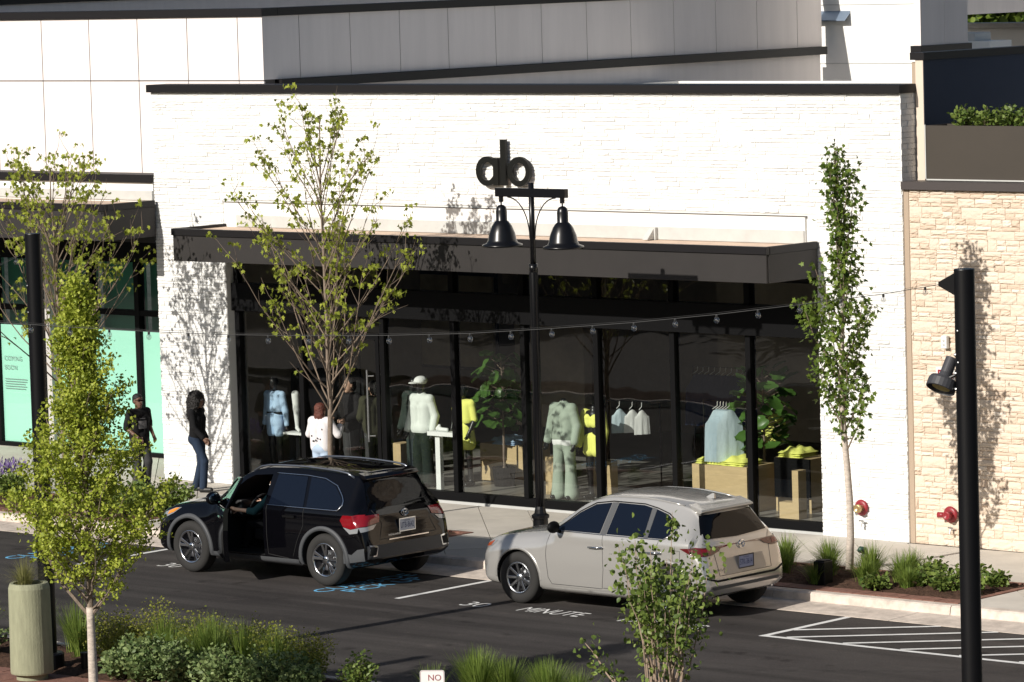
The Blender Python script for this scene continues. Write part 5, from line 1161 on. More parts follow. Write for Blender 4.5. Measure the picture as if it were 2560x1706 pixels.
def P_hand(J, s_):
    e, w = J['e'+s_], J['w'+s_]; d = (w-e)/np.linalg.norm(w-e); sx = -1 if s_ == 'l' else 1
    sd_ = np.cross(d, [sx,0,0]); sd_ = sd_/max(1e-6, np.linalg.norm(sd_)); nn = np.cross(d, sd_)
    a = [('c', w, w+d*.075, .027, .034, .015)]
    for i, (o, L) in enumerate(((-.030,.058),(-.010,.070),(.010,.066),(.029,.052))):
        b0 = w+d*.085+sd_*o; m_ = b0+d*L*.55-nn*.004*sx; e2 = m_+d*L*.35-nn*.02*sx; a += [('c', b0, m_, .0105, .0095, .004), ('c', m_, e2, .0095, .008, .004)]
    b0 = w+d*.03-sd_*.028; a += [('c', b0, b0+d*.035-sd_*.03, .013, .011, .006), ('c', b0+d*.035-sd_*.03, b0+d*.065-sd_*.034, .011, .009, .004)]
    return a
def P_leg(J, s_, g=0, lo_=1.0, flare=0):
    a = [('c', J['h'+s_], J['k'+s_], .085+g, .056+g)]
    if lo_ > .5: q = J['k'+s_]+(J['a'+s_]-J['k'+s_])*min(1, (lo_-.5)*2); a += [('c', J['k'+s_], q, .056+g, .040+g+flare)]
    else:
        q = J['h'+s_]+(J['k'+s_]-J['h'+s_])*lo_*2; a = [('c', J['h'+s_], q, .088+g, .076+g)]
    return a
def P_foot(J, s_, g=0): return [('c', J['a'+s_], J['a'+s_]*[1,1,0]+[0,-.02,.045], .040+g, .042+g), ('c', J['a'+s_]*[1,1,0]+[0,-.03,.045], J['t'+s_], .040+g, .034+g)]
def P_head(J, face=True):
    h = J['head']; a = [('c', J['neck'], h+[0,-.02,-.06], .052, .048), ('e', h+[0,-.012,.035], (.077,.095,.085)), ('e', h+[0,.018,-.045], (.058,.070,.075))]
    if face: a += [('c', h+[0,.085,.010], h+[0,.104,-.022], .010, .014, .01), ('e', h+[0,.078,-.062], (.026,.016,.010), 0, 0, .01), ('e', h+[-.077,-.005,-.01], (.012,.022,.030), 0, 0, .006), ('e', h+[.077,-.005,-.01], (.012,.022,.030), 0, 0, .006), ('e', h+[0,.055,-.105], (.028,.026,.02))]
    return a
def figure(name, label, cat, loc, yaw, J, skin, parts, scale=1.0, face=True, group=None, bare=None, hands=True, seated=False):
    t = thing(name, label, cat, loc, group); Rz = np.array(Matrix.Rotation(yaw, 3, 'Z')); L = np.array(loc)
    def put(nm, pr, mt, par, h=.011, k=.02, noise=0, seed=0):
        V, F = sdf_mesh(pr, h, k, noise, seed); return np_obj(nm, (V*scale)@Rz.T+L, F, mt, par, True)
    body = []
    body += P_torso(J, -.006)
    for s_ in 'lr':
        body += P_arm(J, s_) + P_leg(J, s_) + ([('c', J['a'+s_], J['t'+s_], .042, .034)] if seated else P_foot(J, s_))
        if hands: body += P_hand(J, s_)
    if bare != 'headless': body += P_head(J, face)
    else: body += [('c', J['chest']+[0,0,.1], J['neck']+[0,0,.04], .06, .05)]
    bo = put('body', body, skin, t, .0105, .03)
    if face and bare != 'headless':
        h = J['head']
        for sx in (-1, 1):
            c_ = Rz@((h+[.031*sx,.080,.012])*scale)+L; e = MB().sphere(c_, .012*scale, 8, 6).build('eye', EYE, bo); c2 = Rz@((h+[.031*sx,.090,.012])*scale)+L; MB().sphere(c2, .006*scale, 6, 5).build('iris', IRIS, e)
            c3 = [Rz@((h+[sx*(.018+.028*u),.090-.012*u,.034+.006*math.sin(u*3)])*scale)+L for u in (0,.5,1)]; MB().tube(c3, .004, 5).build('eyebrow', IRIS, bo)
        MB().tube([Rz@((h+[x,.092-.15*abs(x),-.062])*scale)+L for x in (-.024,-.01,.01,.024)], .0045, 5).build('mouth', LIP, bo)
    for nm, pr, mt, *kw in parts: put(nm, pr, mt, t, *(kw or []))
    return t
EYE = mat('eye_white', (.7,.68,.65), .3); IRIS = mat('dark_iris', (.015,.01,.008), .3); LIP = mat('lip', (.22,.07,.06), .5)
def cloth(name, c, var=.05): return mat(name, c, .9, var=var, vscale=6, bump=.3, bscale=14, spec=.2, stretch=(1.6,1.6,.5))
skinD = mat('skin_brown', (.16,.085,.055), .5); skinL = mat('skin_light', (.52,.32,.23), .5)
K1 = cloth('black_cotton', (.014,.013,.014)); K2 = cloth('black_knit', (.009,.009,.010)); DEN = cloth('dark_denim', (.022,.035,.062), .25); DENL = cloth('light_denim', (.42,.52,.66)); WCOT = cloth('white_cotton', (.70,.67,.68)); GREYC = cloth('charcoal_cloth', (.05,.05,.052)); SHOE = mat('black_shoe', (.012,.012,.012), .5); HAIR = mat('black_hair', (.010,.008,.007), .6, bump=.8, bscale=60); HAIRR = mat('auburn_hair', (.11,.030,.018), .6, var=.4, vscale=20, bump=.8, bscale=60)
# man in black T-shirt, walking to the right
J = sk(kl=(-.10,.10,.51), al=(-.11,-.02,.12), tl=(-.13,.12,.06), kr=(.09,.03,.50), ar=(.10,.04,.085), tr=(.12,.19,.035), el=(-.25,-.05,1.13), wl=(-.20,.16,.95), er=(.25,-.02,1.12), wr=(.16,.20,.96), head=(.02,.03,1.585))
man = figure('person', 'man in a black printed T-shirt and sunglasses walking past the green window', 'person', (-15.2,-1.3,.0), R(-100), J, skinD, [
    ('t_shirt', P_torso(J,.014)+[('c',J['pel']+[0,0,-.10],J['pel'],.150,.135)]+P_arm(J,'l',.020,.42)+P_arm(J,'r',.020,.42)+[('c',J['sl'],J['sl']+(J['el']-J['sl'])*.75,.062,.066),('c',J['sr'],J['sr']+(J['er']-J['sr'])*.75,.062,.066)], K1),
    ('trousers', [('c',J['pel']+[-.05,0,-.02],J['pel']+[.05,0,-.02],.115,.115)]+P_leg(J,'l',.022,1,.028)+P_leg(J,'r',.022,1,.028), GREYC),
    ('shoes', P_foot(J,'l',.010)+P_foot(J,'r',.010), SHOE),
    ('hair', [('e',J['head']+[0,-.022,.055],(.084,.098,.078)),('e',J['head']+[0,-.045,.0],(.080,.072,.07))], HAIR, .011, .02, .0015, 3)], .965)
h = J['head']; Rz = Matrix.Rotation(R(-100),3,'Z'); L0 = Vector((-15.2,-1.3,0))
def mp_(v): return Rz@(Vector(v)*.965)+L0
MB().obox(mp_(h+[-.034,.094,.012]),(.05,.012,.032),Rz).obox(mp_(h+[.034,.094,.012]),(.05,.012,.032),Rz).tube([mp_(h+[-.06,.09,.018]),mp_(h+[-.082,0,.02])],.004,5).tube([mp_(h+[.06,.09,.018]),mp_(h+[.082,0,.02])],.004,5).build('sunglasses', mat('dark_lens',(.02,.008,.008),.1), man)
pr_ = mat('shirt_print', (.20,.19,.19), .9, var=.6, vscale=30)
for (x0,x1,z0,z1) in ((-.085,.085,1.10,1.24),(-.06,.06,1.27,1.285)): 
    b = MB(); nn = 8
    vs = [mp_((x, .125-.9*x*x, z)) for z in (z0,(z0+z1)/2,z1) for x in np.linspace(x0,x1,nn+1)]; b.add(vs, [(r_*(nn+1)+i,r_*(nn+1)+i+1,(r_+1)*(nn+1)+i+1,(r_+1)*(nn+1)+i) for r_ in range(2) for i in range(nn)]).build('shirt_print', pr_, man)
# woman in black top and jeans, strolling, looking to the right
J = sk(head=(.03,.05,1.58), kl=(-.08,.02,.50), al=(-.09,-.10,.09), tl=(-.10,.05,.035), kr=(.09,.17,.53), ar=(.09,.13,.10), tr=(.10,.28,.05), el=(-.23,-.06,1.12), wl=(-.22,.06,.90), er=(.22,.06,1.13), wr=(.20,.22,.95), chest=(0,.02,1.25))
wm = figure('person', 'woman with long black curly hair in black top and jeans by the white pillar', 'person', (-14.15,-.95,.0), R(-72), J, skinD, [
    ('top', P_torso(J,.006,.92)+P_arm(J,'l',.008,.97)+P_arm(J,'r',.008,.97)+[('c',J['neck']+[0,0,-.03],J['neck']+[0,0,.03],.062,.058)], K2),
    ('jeans', [('c',J['pel']+[-.065,-.02,-.03],J['pel']+[.065,-.02,-.03],.115,.115)]+P_leg(J,'l',.014,1,.012)+P_leg(J,'r',.014,1,.012), DEN),
    ('shoes', P_foot(J,'l',.008)+P_foot(J,'r',.008), SHOE),
    ('hair', [('e',J['head']+[0,-.04,.065],(.135,.125,.105)),('e',J['head']+[-.095,-.03,-.02],(.065,.105,.13)),('e',J['head']+[.095,-.03,-.02],(.065,.105,.13)),('e',J['head']+[0,-.11,-.06],(.125,.09,.17)),('e',J['head']+[0,-.12,-.22],(.13,.075,.15)),('e',J['head']+[-.11,-.06,-.17],(.05,.08,.13)),('e',J['head']+[.11,-.06,-.17],(.05,.08,.13))], HAIR, .012, .02, .010, 4)], .985)
# person in white jacket facing the window, arms raised
J = sk(el=(-.30,.06,1.15), wl=(-.24,.22,1.08), er=(.30,.08,1.16), wr=(.24,.24,1.28), head=(0,.02,1.575))
wj = figure('person', 'person with auburn hair in a white jacket and pale jeans facing the shop window', 'person', (-11.42,-.75,.0), R(8), J, skinL, [
    ('jacket', P_torso(J,.030)+P_arm(J,'l',.026,.95)+P_arm(J,'r',.026,.95)+[('c',J['neck']+[0,-.03,-.05],J['neck']+[0,-.03,0],.075,.07)], WCOT),
    ('jeans', [('c',J['pel']+[-.06,-.02,-.02],J['pel']+[.06,-.02,-.02],.115,.115)]+P_leg(J,'l',.018,1,.02)+P_leg(J,'r',.018,1,.02), DENL),
    ('shoes', P_foot(J,'l',.01)+P_foot(J,'r',.01), mat('white_shoe',(.6,.6,.6),.6)),
    ('hair', [('e',J['head']+[0,-.03,.045],(.10,.11,.095)),('e',J['head']+[0,-.07,-.06],(.095,.07,.13)),('e',J['head']+[0,-.07,-.14],(.085,.05,.08))], HAIRR, .012, .02, .004, 5)], .95)
rs = random.Random(4)
for k in range(7):
    x, z = rs.uniform(-.13,.13), rs.uniform(1.02,1.32); c_ = Matrix.Rotation(R(8),3,'Z')@(Vector((x,-.132+.25*x*x,z))*.95)+Vector((-11.42,-.75,0))
    MB().lathe([(.018,0),(.012,.004),(0,.004)],c_,5,YAX).build('jacket_print', K1, wj)
# driver reaching to the open door of the black SUV
DO = ck.O+Vector((2.22,-.44,-.13)); TEAL = cloth('teal_shirt', (.012,.042,.050))
J = sk(pel=(0,-.02,.95), chest=(0,-.09,1.22), neck=(0,-.09,1.40), head=(.03,-.03,1.535), sl=(-.17,-.08,1.35), sr=(.17,-.08,1.35), hl=(-.09,.02,.92), hr=(.09,.02,.92), kl=(-.11,.40,.90), kr=(.12,.40,.90), al=(-.12,.52,.56), ar=(.12,.52,.56), tl=(-.12,.66,.53), tr=(.12,.66,.53), el=(-.40,.02,1.17), wl=(-.52,.24,1.20), er=(.22,.12,1.16), wr=(.12,.34,1.22))
figure('person', 'driver in a dark teal shirt sitting in the black SUV with one arm out', 'person', tuple(DO), R(90), J, skinL, [
    ('shirt', P_torso(J,.012)+P_arm(J,'l',.016,.66)+P_arm(J,'r',.016,.66), TEAL),
    ('trousers', [('c',J['pel']+[-.06,0,-.03],J['pel']+[.06,0,-.03],.115,.115)]+P_leg(J,'l',.014)+P_leg(J,'r',.014), K1),
    ('shoes', [('c',J['al'],J['tl'],.052,.042),('c',J['ar'],J['tr'],.052,.042)], SHOE),
    ('hair', [('e',J['head']+[0,-.03,.05],(.085,.10,.08)),('e',J['head']+[0,-.06,-.01],(.08,.07,.07))], HAIR, .011, .02, .002, 6)], .95, seated=True)
# ---------------------------------------------------------------- mannequins in the window
MANQ = mat('black_mannequin', (.010,.010,.011), .35)
BLUE = cloth('pale_blue_jersey', (.42,.58,.78)); IVORY = cloth('ivory_fleece', (.70,.74,.70)); YEL = cloth('lemon_jersey', (.80,.82,.20)); SAGE = cloth('sage_fleece', (.34,.40,.33)); WHT = cloth('white_jersey', (.75,.76,.75))
def stand(t, x, y, z=.10): MB().lathe([(.0,z),(.17,z),(.17,z+.012),(.0,z+.012)],(x,y,0),24).build('stand_base', M['steel'], t)
FY = R(180)   # face the street
def mq(label, x, y, parts, J, scale=1.06, head='egg', yaw=0.0, z=.115):
    t = figure('mannequin', label, 'mannequin', (x,y,z), FY+yaw, J, MANQ, parts, scale, face=False, group='mannequins in the shop window', bare='headless' if head is None else None); stand(t, x, y); return t
J = sk(el=(-.23,-.02,1.11), wl=(-.27,.0,.87), er=(.23,-.02,1.11), wr=(.27,.0,.87))
mq('mannequin in a pale blue long-sleeved top and shorts at the left window', -14.12, .9, [
    ('top', P_torso(J,.006)[0:0]+[('c',J['chest']+[-.082,0,-.10],J['chest']+[-.085,0,.1],.116,.098),('c',J['chest']+[.082,0,-.10],J['chest']+[.085,0,.1],.116,.098),('c',J['chest']+[0,0,.1],J['sl'],.098,.070),('c',J['chest']+[0,0,.1],J['sr'],.098,.070)]+P_arm(J,'l',.014)+P_arm(J,'r',.014), BLUE),
    ('shorts', [('c',J['pel']+[-.075,0,.06],J['pel']+[-.075,0,-.04],.106,.108),('c',J['pel']+[.075,0,.06],J['pel']+[.075,0,-.04],.106,.108)]+P_leg(J,'l',.014,.24)+P_leg(J,'r',.014,.24), BLUE)], J, .98)
J = sk(el=(-.26,-.03,1.12), wl=(-.27,.06,.88), er=(.26,-.03,1.12), wr=(.27,.06,.88))
mq('mannequin in an ivory half-zip and white cap beside a shoe stand', -10.58, .8, [
    ('half_zip', P_torso(J,.020)+[('c',J['pel']+[-.07,0,-.03],J['pel']+[.07,0,-.03],.135,.135)]+P_arm(J,'l',.018,.97)+P_arm(J,'r',.018,.97)+[('c',J['neck']+[0,0,-.05],J['neck']+[0,0,.0],.076,.072)], IVORY),
    ('trousers', [('c',J['pel']+[-.05,0,-.08],J['pel']+[.05,0,-.08],.12,.12)]+P_leg(J,'l',.03,1,.035)+P_leg(J,'r',.03,1,.035), cloth('forest_trousers',(.018,.026,.022))),
    ('cap', [('e',J['head']+[0,-.01,.085],(.10,.115,.075)),('e',J['head']+[.03,.12,.06],(.085,.09,.014))], WHT)], J, 1.06)
J = sk(el=(-.26,-.03,1.12), wl=(-.27,.06,.88), er=(.26,-.03,1.12), wr=(.27,.06,.88)); FOR = cloth('forest_jacket',(.03,.042,.036))
mq('mannequin in a dark green jacket and trousers half hidden behind the ivory half-zip one', -11.0, 1.1, [
    ('jacket', P_torso(J,.034)+[('c',J['pel']+[-.07,0,-.03],J['pel']+[.07,0,-.03],.14,.14)]+P_arm(J,'l',.03,.97)+P_arm(J,'r',.03,.97), FOR),
    ('trousers', [('c',J['pel']+[-.05,0,-.08],J['pel']+[.05,0,-.08],.12,.12)]+P_leg(J,'l',.03,1,.035)+P_leg(J,'r',.03,1,.035), FOR)], J, 1.05)
J = sk(el=(-.235,.0,1.12), wl=(-.20,.10,.92), er=(.235,.0,1.12), wr=(.20,.10,.92))
mq('mannequin in a lemon yellow tee and skirt beside the hanging plant', -10.0, 1.2, [
    ('tee', P_torso(J,.014)[2:]+[('c',J['chest']+[-.08,0,-.14],J['chest']+[-.08,0,.08],.114,.105),('c',J['chest']+[.08,0,-.14],J['chest']+[.08,0,.08],.114,.105)]+P_arm(J,'l',.014,.25)[:1]+[('c',J['sr'],J['sr']+(J['er']-J['sr'])*.4,.062,.06)], YEL),
    ('skirt', [('c',J['pel']+[-.06,0,.04],J['pel']+[-.085,0,-.24],.11,.125),('c',J['pel']+[.06,0,.04],J['pel']+[.085,0,-.24],.11,.125)], YEL)], J, 1.0)
J = sk(el=(-.27,.0,1.12), wl=(-.27,.08,.88), er=(.27,.0,1.12), wr=(.27,.08,.88), kl=(-.12,.01,.5), kr=(.12,.01,.5), al=(-.13,0,.09), ar=(.13,0,.09), tl=(-.15,.14,.04), tr=(.15,.14,.04))
mq('headless mannequin in a sage green sweatshirt and sweatpants', -7.37, .7, [
    ('sweatshirt', P_torso(J,.024)+[('c',J['pel']+[-.075,0,.02],J['pel']+[.075,0,.02],.135,.135)]+P_arm(J,'l',.024,.97)+P_arm(J,'r',.024,.97)+[('c',J['neck']+[0,0,-.05],J['neck']+[0,0,-.01],.082,.08)], SAGE),
    ('undershirt', [('c',J['pel']+[-.075,0,-.07],J['pel']+[.075,0,-.07],.128,.128),('c',J['chest']+[0,.055,.10],J['neck']+[0,.045,-.03],.05,.045)], WHT),
    ('sweatpants', [('c',J['pel']+[-.06,0,-.10],J['pel']+[.06,0,-.10],.122,.122)]+P_leg(J,'l',.022,1,.055)+P_leg(J,'r',.022,1,.055)+[('c',J['al'],J['al']*[1,1,0]+[0,.03,.06],.085,.09),('c',J['ar'],J['ar']*[1,1,0]+[0,.03,.06],.085,.09)], SAGE)], J, 1.07, None)
J = sk(el=(-.25,.02,1.10), wl=(-.25,.10,.86), er=(.25,.02,1.10), wr=(.25,.10,.86))
mq('headless mannequin in a lemon yellow open shirt and shorts', -6.95, .95, [
    ('shirt', [('c',J['chest']+[-.12,-.01,-.38],J['chest']+[-.11,-.01,.08],.085,.07),('c',J['chest']+[.12,-.01,-.38],J['chest']+[.11,-.01,.08],.085,.07),('c',J['chest']+[0,-.05,.1],J['sl'],.07,.064),('c',J['chest']+[0,-.05,.1],J['sr'],.07,.064)]+P_arm(J,'l',.024,.95)+P_arm(J,'r',.024,.95), YEL),
    ('bra_top', [('c',J['chest']+[-.07,.02,-.02],J['chest']+[-.07,.02,.04],.10,.095),('c',J['chest']+[.07,.02,-.02],J['chest']+[.07,.02,.04],.10,.095)], YEL),
    ('shorts', [('c',J['pel']+[-.06,0,.05],J['pel']+[-.085,0,-.16],.11,.12),('c',J['pel']+[.06,0,.05],J['pel']+[.085,0,-.16],.11,.12)], YEL)], J, 1.0, None)
# shoppers deeper in the store
OLIVE = cloth('olive_jacket', (.045,.045,.025))
for lab, x, y, yaw, c1, hair in (('shopper in a dark olive jacket seen through the left glass', -12.05, 1.2, 60, OLIVE, HAIR), ('shopper in black standing behind the tree trunk inside the store', -12.8, 1.4, 170, K1, HAIR)):
    J = sk(wl=(-.16,.22,1.05), wr=(.16,.22,1.05), el=(-.24,.02,1.12), er=(.24,.02,1.12))
    figure('person', lab, 'person', (x,y,.02), R(yaw), J, skinL, [('jacket', P_torso(J,.03)+[('c',J['pel']+[-.06,0,-.06],J['pel']+[.06,0,-.06],.13,.13)]+P_arm(J,'l',.026,.95)+P_arm(J,'r',.026,.95), c1),
        ('trousers', [('c',J['pel']+[-.05,0,-.06],J['pel']+[.05,0,-.06],.115,.115)]+P_leg(J,'l',.02)+P_leg(J,'r',.02), GREYC), ('shoes', P_foot(J,'l',.008)+P_foot(J,'r',.008), SHOE),
        ('hair', [('e',J['head']+[0,-.03,.05],(.088,.10,.08)),('e',J['head']+[0,-.06,-.03],(.08,.07,.09))], hair, .012, .02, .003, 8)], 1.03)
# ---------------------------------------------------------------- shop displays
M['ply'] = mat('plywood', (.50,.37,.20), .7, var=.12, vscale=3, stretch=(1,1,5))
def pile(name, label, x, y, z, sx, sy, mt, seed, n=3):
    rs = random.Random(seed); t = thing(name, label, 'clothes', (x,y,z))
    for k in range(n):
        nx, ny = 14, 10; X, Y = np.meshgrid(np.linspace(-.5,.5,nx), np.linspace(-.5,.5,ny)); a, b = rs.uniform(0,6), rs.uniform(8,14)
        Z = .035*np.sin(X*b+a+3*Y)*np.cos(Y*b*.8-a)+.05*np.maximum(0,1-4*(X**2+Y**2)) + RNG.normal(0,.006,X.shape); e = (np.abs(X) > .49) | (np.abs(Y) > .49); Z = np.where(e, 0, Z+.03)
        V = np.stack([x+X.ravel()*sx*rs.uniform(.8,1), y+Y.ravel()*sy, z+.004+k*.03+Z.ravel()], 1); i = np.arange((nx-1)*(ny-1)); r_, c_ = i//(nx-1), i % (nx-1); q = r_*nx+c_
        np_obj('folded_garment', V, np.stack([q,q+1,q+nx+1,q+nx],1), mt, t, True)
    return t
def ply_table(label, x0, x1, y0, y1, h, fm=None):
    t = thing('display_table', label, 'table', ((x0+x1)/2,(y0+y1)/2,.02))
    MB().box(x0,x1,y0,y0+.03,h-.62,h).build('front_panel', fm or M['ply'], t); MB().box(x0,x1,y0+.03,y1,h-.03,h).build('top', M['ply'], t); MB().box(x0,x0+.04,y0+.03,y1,.02,h-.03).build('side_panel', M['ply'], t); MB().box(x1-.04,x1,y0+.03,y1,.02,h-.03).build('side_panel', M['ply'], t); return t
ply_table('wide plywood display table piled with yellow clothes', -4.80, -3.70, .8, 1.5, .83)
pile('clothes_pile','crumpled yellow clothes on the left of the wide plywood table',-4.5,1.1,.83,.6,.5,YEL,1); pile('clothes_pile','crumpled yellow clothes on the right of the wide plywood table',-4.0,1.05,.83,.5,.5,YEL,2)
ply_table('plywood display table with dark front at the right window', -3.55, -2.85, 1.3, 2.0, .95, M['black_metal']); pile('clothes_pile','yellow and black folded clothes on the right display table',-3.3,1.6,.95,.5,.5,YEL,3)
t = thing('plywood_plinth', 'slim plywood plinth standing near the right window edge', 'plinth', (-2.62,.7,.02)); MB().box(-2.69,-2.57,.65,.85,.02,.86).build('post', M['ply'], t); MB().box(-2.95,-2.69,.65,.85,.02,.36).build('step', M['ply'], t)
ply_table('low plywood table with folded pale blue clothes behind the lamp post', -10.3, -9.35, 1.9, 2.6, .74); pile('clothes_pile','folded pale blue clothes on the low plywood table',-9.75,2.1,.74,.55,.5,BLUE,4)
t = thing('plywood_block', 'plywood block beside the ivory half-zip mannequin', 'block', (-11.5,1.2,.02)); MB().box(-11.6,-11.38,1.1,1.4,.02,.75).build('block', M['ply'], t, bevel=.004)
t = thing('plywood_block', 'plywood block behind the sage sweatsuit mannequin', 'block', (-7.9,1.3,.02)); MB().box(-8.15,-7.85,1.1,1.4,.02,.72).build('block', M['ply'], t, bevel=.004); MB().box(-7.3,-6.85,1.25,1.4,.02,.70).build('block', M['ply'], t, bevel=.004)
# shoe stands
def shoe(label, x, y, z):
    t = thing('shoe', label, 'shoe', (x,y,z)); V, F = sdf_mesh([('c',(x-.10,y,z+.035),(x+.11,y,z+.03),.034,.030),('c',(x-.09,y,z+.05),(x-.06,y,z+.085),.033,.030)],.008,.02); np_obj('upper', V, F, WHT, t, True)
    V, F = sdf_mesh([('c',(x-.12,y-.012,z+.012),(x+.13,y-.012,z+.012),.014,.014),('c',(x-.12,y+.012,z+.012),(x+.13,y+.012,z+.012),.014,.014)],.008,.02); np_obj('sole', V, F, mat('grey_sole',(.45,.48,.46),.7), t, True)
t = thing('display_stand', 'pale display ledge with a shoe beside the ivory half-zip mannequin', 'stand', (-9.9,.6,.02)); MB().box(-10.2,-9.6,.5,.7,1.02,1.09).build('ledge', WHT, t); MB().box(-10.08,-9.98,.56,.64,.02,1.02).build('post', WHT, t)
shoe('white sneaker on the pale ledge beside the ivory half-zip mannequin', -9.95,.6,1.09)
t = thing('leg_form', 'white sock-clad leg form on a small white ledge at the left window', 'display form', (-13.6,.9,.02)); V, F = sdf_mesh([('c',(-13.62,.9,1.50),(-13.61,.9,1.25),.07,.055),('c',(-13.61,.9,1.25),(-13.60,.9,.93),.055,.032),('c',(-13.60,.9,.92),(-13.5,.84,.89),.034,.028)],.012,.02); np_obj('leg', V, F, WHT, t, True)
MB().box(-13.8,-13.3,.75,1.05,.82,.855).build('ledge', WHT, t); MB().box(-13.6,-13.5,.85,.95,.02,.82).build('post', M['black_metal'], t)
# hanging racks
def garment(t, x, y, z, w_, h, mt, yaw, seed):
    rs = random.Random(seed); nx, nz = 9, 12; V = []; c, s_ = math.cos(yaw), math.sin(yaw)
    for side in (1, -1):
        for j in range(nz):
            v = j/(nz-1); ww = w_*(.35+.65*min(1, v*3.5))*(1+.15*v)
            for i in range(nx): u = i/(nx-1)-.5; d = side*(.02+.018*math.sin(u*18+seed)*v)*math.cos(u*3.1); V.append((x+c*u*ww-s_*d, y+s_*u*ww+c*d, z-h*v-.05*abs(u)*(v < .2)))
    F = [(o+j*nx+i, o+j*nx+i+1, o+(j+1)*nx+i+1, o+(j+1)*nx+i) for o in (0, nx*nz) for j in range(nz-1) for i in range(nx-1)]
    np_obj('garment', np.array(V), np.array(F), mt, t, True); MB().tube([(x-c*w_*.2,y-s_*w_*.2,z),(x,y,z+.05),(x,y,z+.10),(x+.02*c,y,z+.12)],.005,5).build('hanger', M['white'], t)
def rack(label, x0, x1, y, z, items):
    t = thing('clothes_rack', label, 'clothes rack', ((x0+x1)/2,y,.02)); MB().tube([(x0,y,.03),(x0,y,z),(x1,y,z),(x1,y,.03)],.014,8).build('rail', M['black_metal'], t)
    for k, (x, w_, h, mt, yaw) in enumerate(items): garment(t, x, y, z-.12, w_, h, mt, yaw, k+1)
PALE = cloth('pale_blue_cotton', (.56,.68,.74))
rack('rack of pale blue and white shirts above the wide plywood table', -4.7, -3.85, 1.0, 1.82, [(-4.42+.06*k, .42, .82, PALE, R(62)) for k in range(5)])
rack('rack with white camisoles behind the yellow open-shirt mannequin', -7.2, -6.1, 1.6, 1.64, [(-6.95,.26,.40,PALE,R(60)),(-6.68,.26,.38,WHT,R(60)),(-6.48,.24,.40,WHT,R(60))])
rack('rack of dark blue garments deep in the store', -7.2, -5.9, 3.8, 2.0, [(-7.1+.12*k,.42,.85,cloth('navy_cloth',(.03,.04,.09)),R(60)) for k in range(9)])
rack('rack of grey garments deep behind the left windows', -15.2, -13.7, 2.6, 2.0, [(-15.1+.13*k,.42,.8,GREYC,R(60)) for k in range(10)])
t = thing('yellow_shirt_hanging', 'yellow shirt hanging behind the right indoor plant', 'clothes', (-4.2,2.2,1.2)); garment(t, -4.25, 2.2, 1.55, .36, .5, YEL, R(40), 3)
# fiddle-leaf plants: each leaf a part
FID = rnd_mat('fiddle_leaf', (.025,.075,.015), (.10,.20,.04), .3, .2)
def leaf_mesh(seed):
    rs = random.Random(seed); V = []; n = 6
    prof = [0,.10,.16,.15,.21,.20,0]
    for i in range(n+1):
        y = i/n*.26; z = -.06*(i/n)**2
        for sx in (-1,0,1): V.append((sx*prof[i]*.62, y, z+(.03 if sx else 0)+rs.gauss(0,.006)))
    F = [(i*3+j, i*3+j+1, (i+1)*3+j+1, (i+1)*3+j) for i in range(n) for j in range(2)]; me = bpy.data.meshes.new('leaf'); me.from_pydata(V, [], F); me.shade_smooth(); me.materials.append(FID); return me
FL = [leaf_mesh(k) for k in range(4)]
def plant(label, x, y, z0, z1, n, rad, seed, hang=False):
    rs = random.Random(seed); t = thing('fiddle_leaf_plant', label, 'plant', (x,y,.02))
    MB().lathe([(.16,.02),(.20,.42),(.18,.42),(.17,.38),(0,.38)],(x,y,0),20).build('pot', M['black_metal'], t); MB().tube([(x,y,.38),(x+.02,y,z0+.3),(x,y,z1-.1)],[.022,.018,.01],7).build('stem', M['bark'], t)
    for k in range(n):
        f = k/n; az = k*2.399; zz = z0+(z1-z0)*f; r_ = rad*(.35+.65*math.sin(math.pi*(.12+.80*f)))*rs.uniform(.55,1); q = Vector((x+r_*math.cos(az)*.75, y+r_*math.sin(az)*.75, zz))
        o = link('leaf', FL[k % 4], None, t, q); s_ = rs.uniform(.75,1.15); o.scale = (s_,s_,s_); o.rotation_euler = (R(rs.uniform(-40,50) - (25 if hang else 0)), rs.uniform(-.5,.5), az-math.pi/2)
        MB().tube([(x,y,max(z0,zz-.12)),q],.006,5).build('petiole', M['twig'], t)
plant('tall fiddle-leaf fig with drooping leaves behind the glass left of the lamp post', -9.5, 1.6, 1.15, 2.35, 60, .55, 31, True)
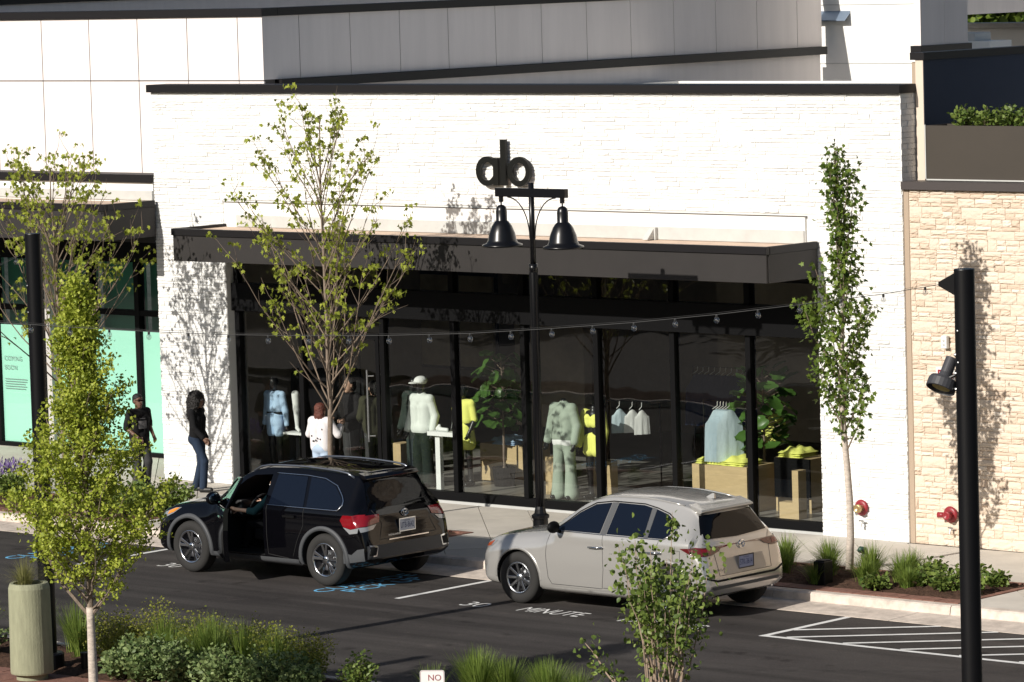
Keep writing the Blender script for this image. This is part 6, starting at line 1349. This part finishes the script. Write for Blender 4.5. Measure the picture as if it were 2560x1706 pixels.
plant('fiddle-leaf fig with upright leaves behind the shirt rack at the right window', -3.95, 1.55, 1.05, 2.35, 74, .58, 33)
t = thing('framed_panel', 'dark framed picture panel on the wall inside the left windows', 'picture', (-12.9,4.0,1.7)); MB().box(-13.8,-12.1,4.3,4.36,1.7,3.3).build('panel', mat('dark_canvas',(.16,.13,.08),.8,var=.3,vscale=3), t); MB().box(-13.86,-12.04,4.36,4.4,1.64,3.36).build('frame', M['black_metal'], t)
# ---------------------------------------------------------------- across the street (seen in reflections)
ob = thing('opposite_building', 'brown brick building across the street reflected in the shop windows', 'building', (-40,-46,0))
MB().box(-95,2,-54,-42,-.2,9.5).build('wall', mat('brown_brick',(.42,.35,.28),.9,var=.2,vscale=2), ob); MB().box(-95.2,2.2,-54.2,-41.8,9.5,9.8).build('parapet_cap', M['cap_metal'], ob)
for k in range(15):
    x0 = -92+k*6.2; MB().box(x0,x0+4.4,-41.99,-41.9,.2,3.4).build('shop_window', M['tint'], ob); MB().box(x0,x0+4.4,-41.99,-41.9,5.2,7.8).build('window', M['flashing'] if k % 3 else M['tint'], ob)
    MB().box(x0-.3,x0+4.7,-42,-40.8,3.6,4.0).build('awning', M['beige'] if k % 2 else M['fascia'], ob)
for k, (x, y) in enumerate(((-30,-34),(-38,-33),(-47,-35),(-22,-35),(-56,-33))):
    far_tree(x, y, 1.2, 2.0, 4.5, 60+k, 'leafy street tree across the road reflected in the shop windows', 'trees across the road')
# ---------------------------------------------------------------- labels: things that look alike are told apart by their place in the row
def scr_x(o): d = Vector(o.location) - CAM; return d.dot(rr)/d.dot(fw)
ORD = ['first','second','third','fourth','fifth','sixth','seventh','eighth','ninth','tenth','eleventh','twelfth','thirteenth','fourteenth']
byl = {}
for o in list(bpy.data.objects):
    if o.parent is None and 'label' in o: byl.setdefault(o['label'], []).append(o)
for lab, os_ in byl.items():
    if len(os_) < 2: continue
    os_.sort(key=scr_x)
    for i, o in enumerate(os_):
        o['label'] = lab + ', ' + ('leftmost' if i == 0 else 'rightmost' if i == len(os_)-1 else ORD[i]+' from the left')
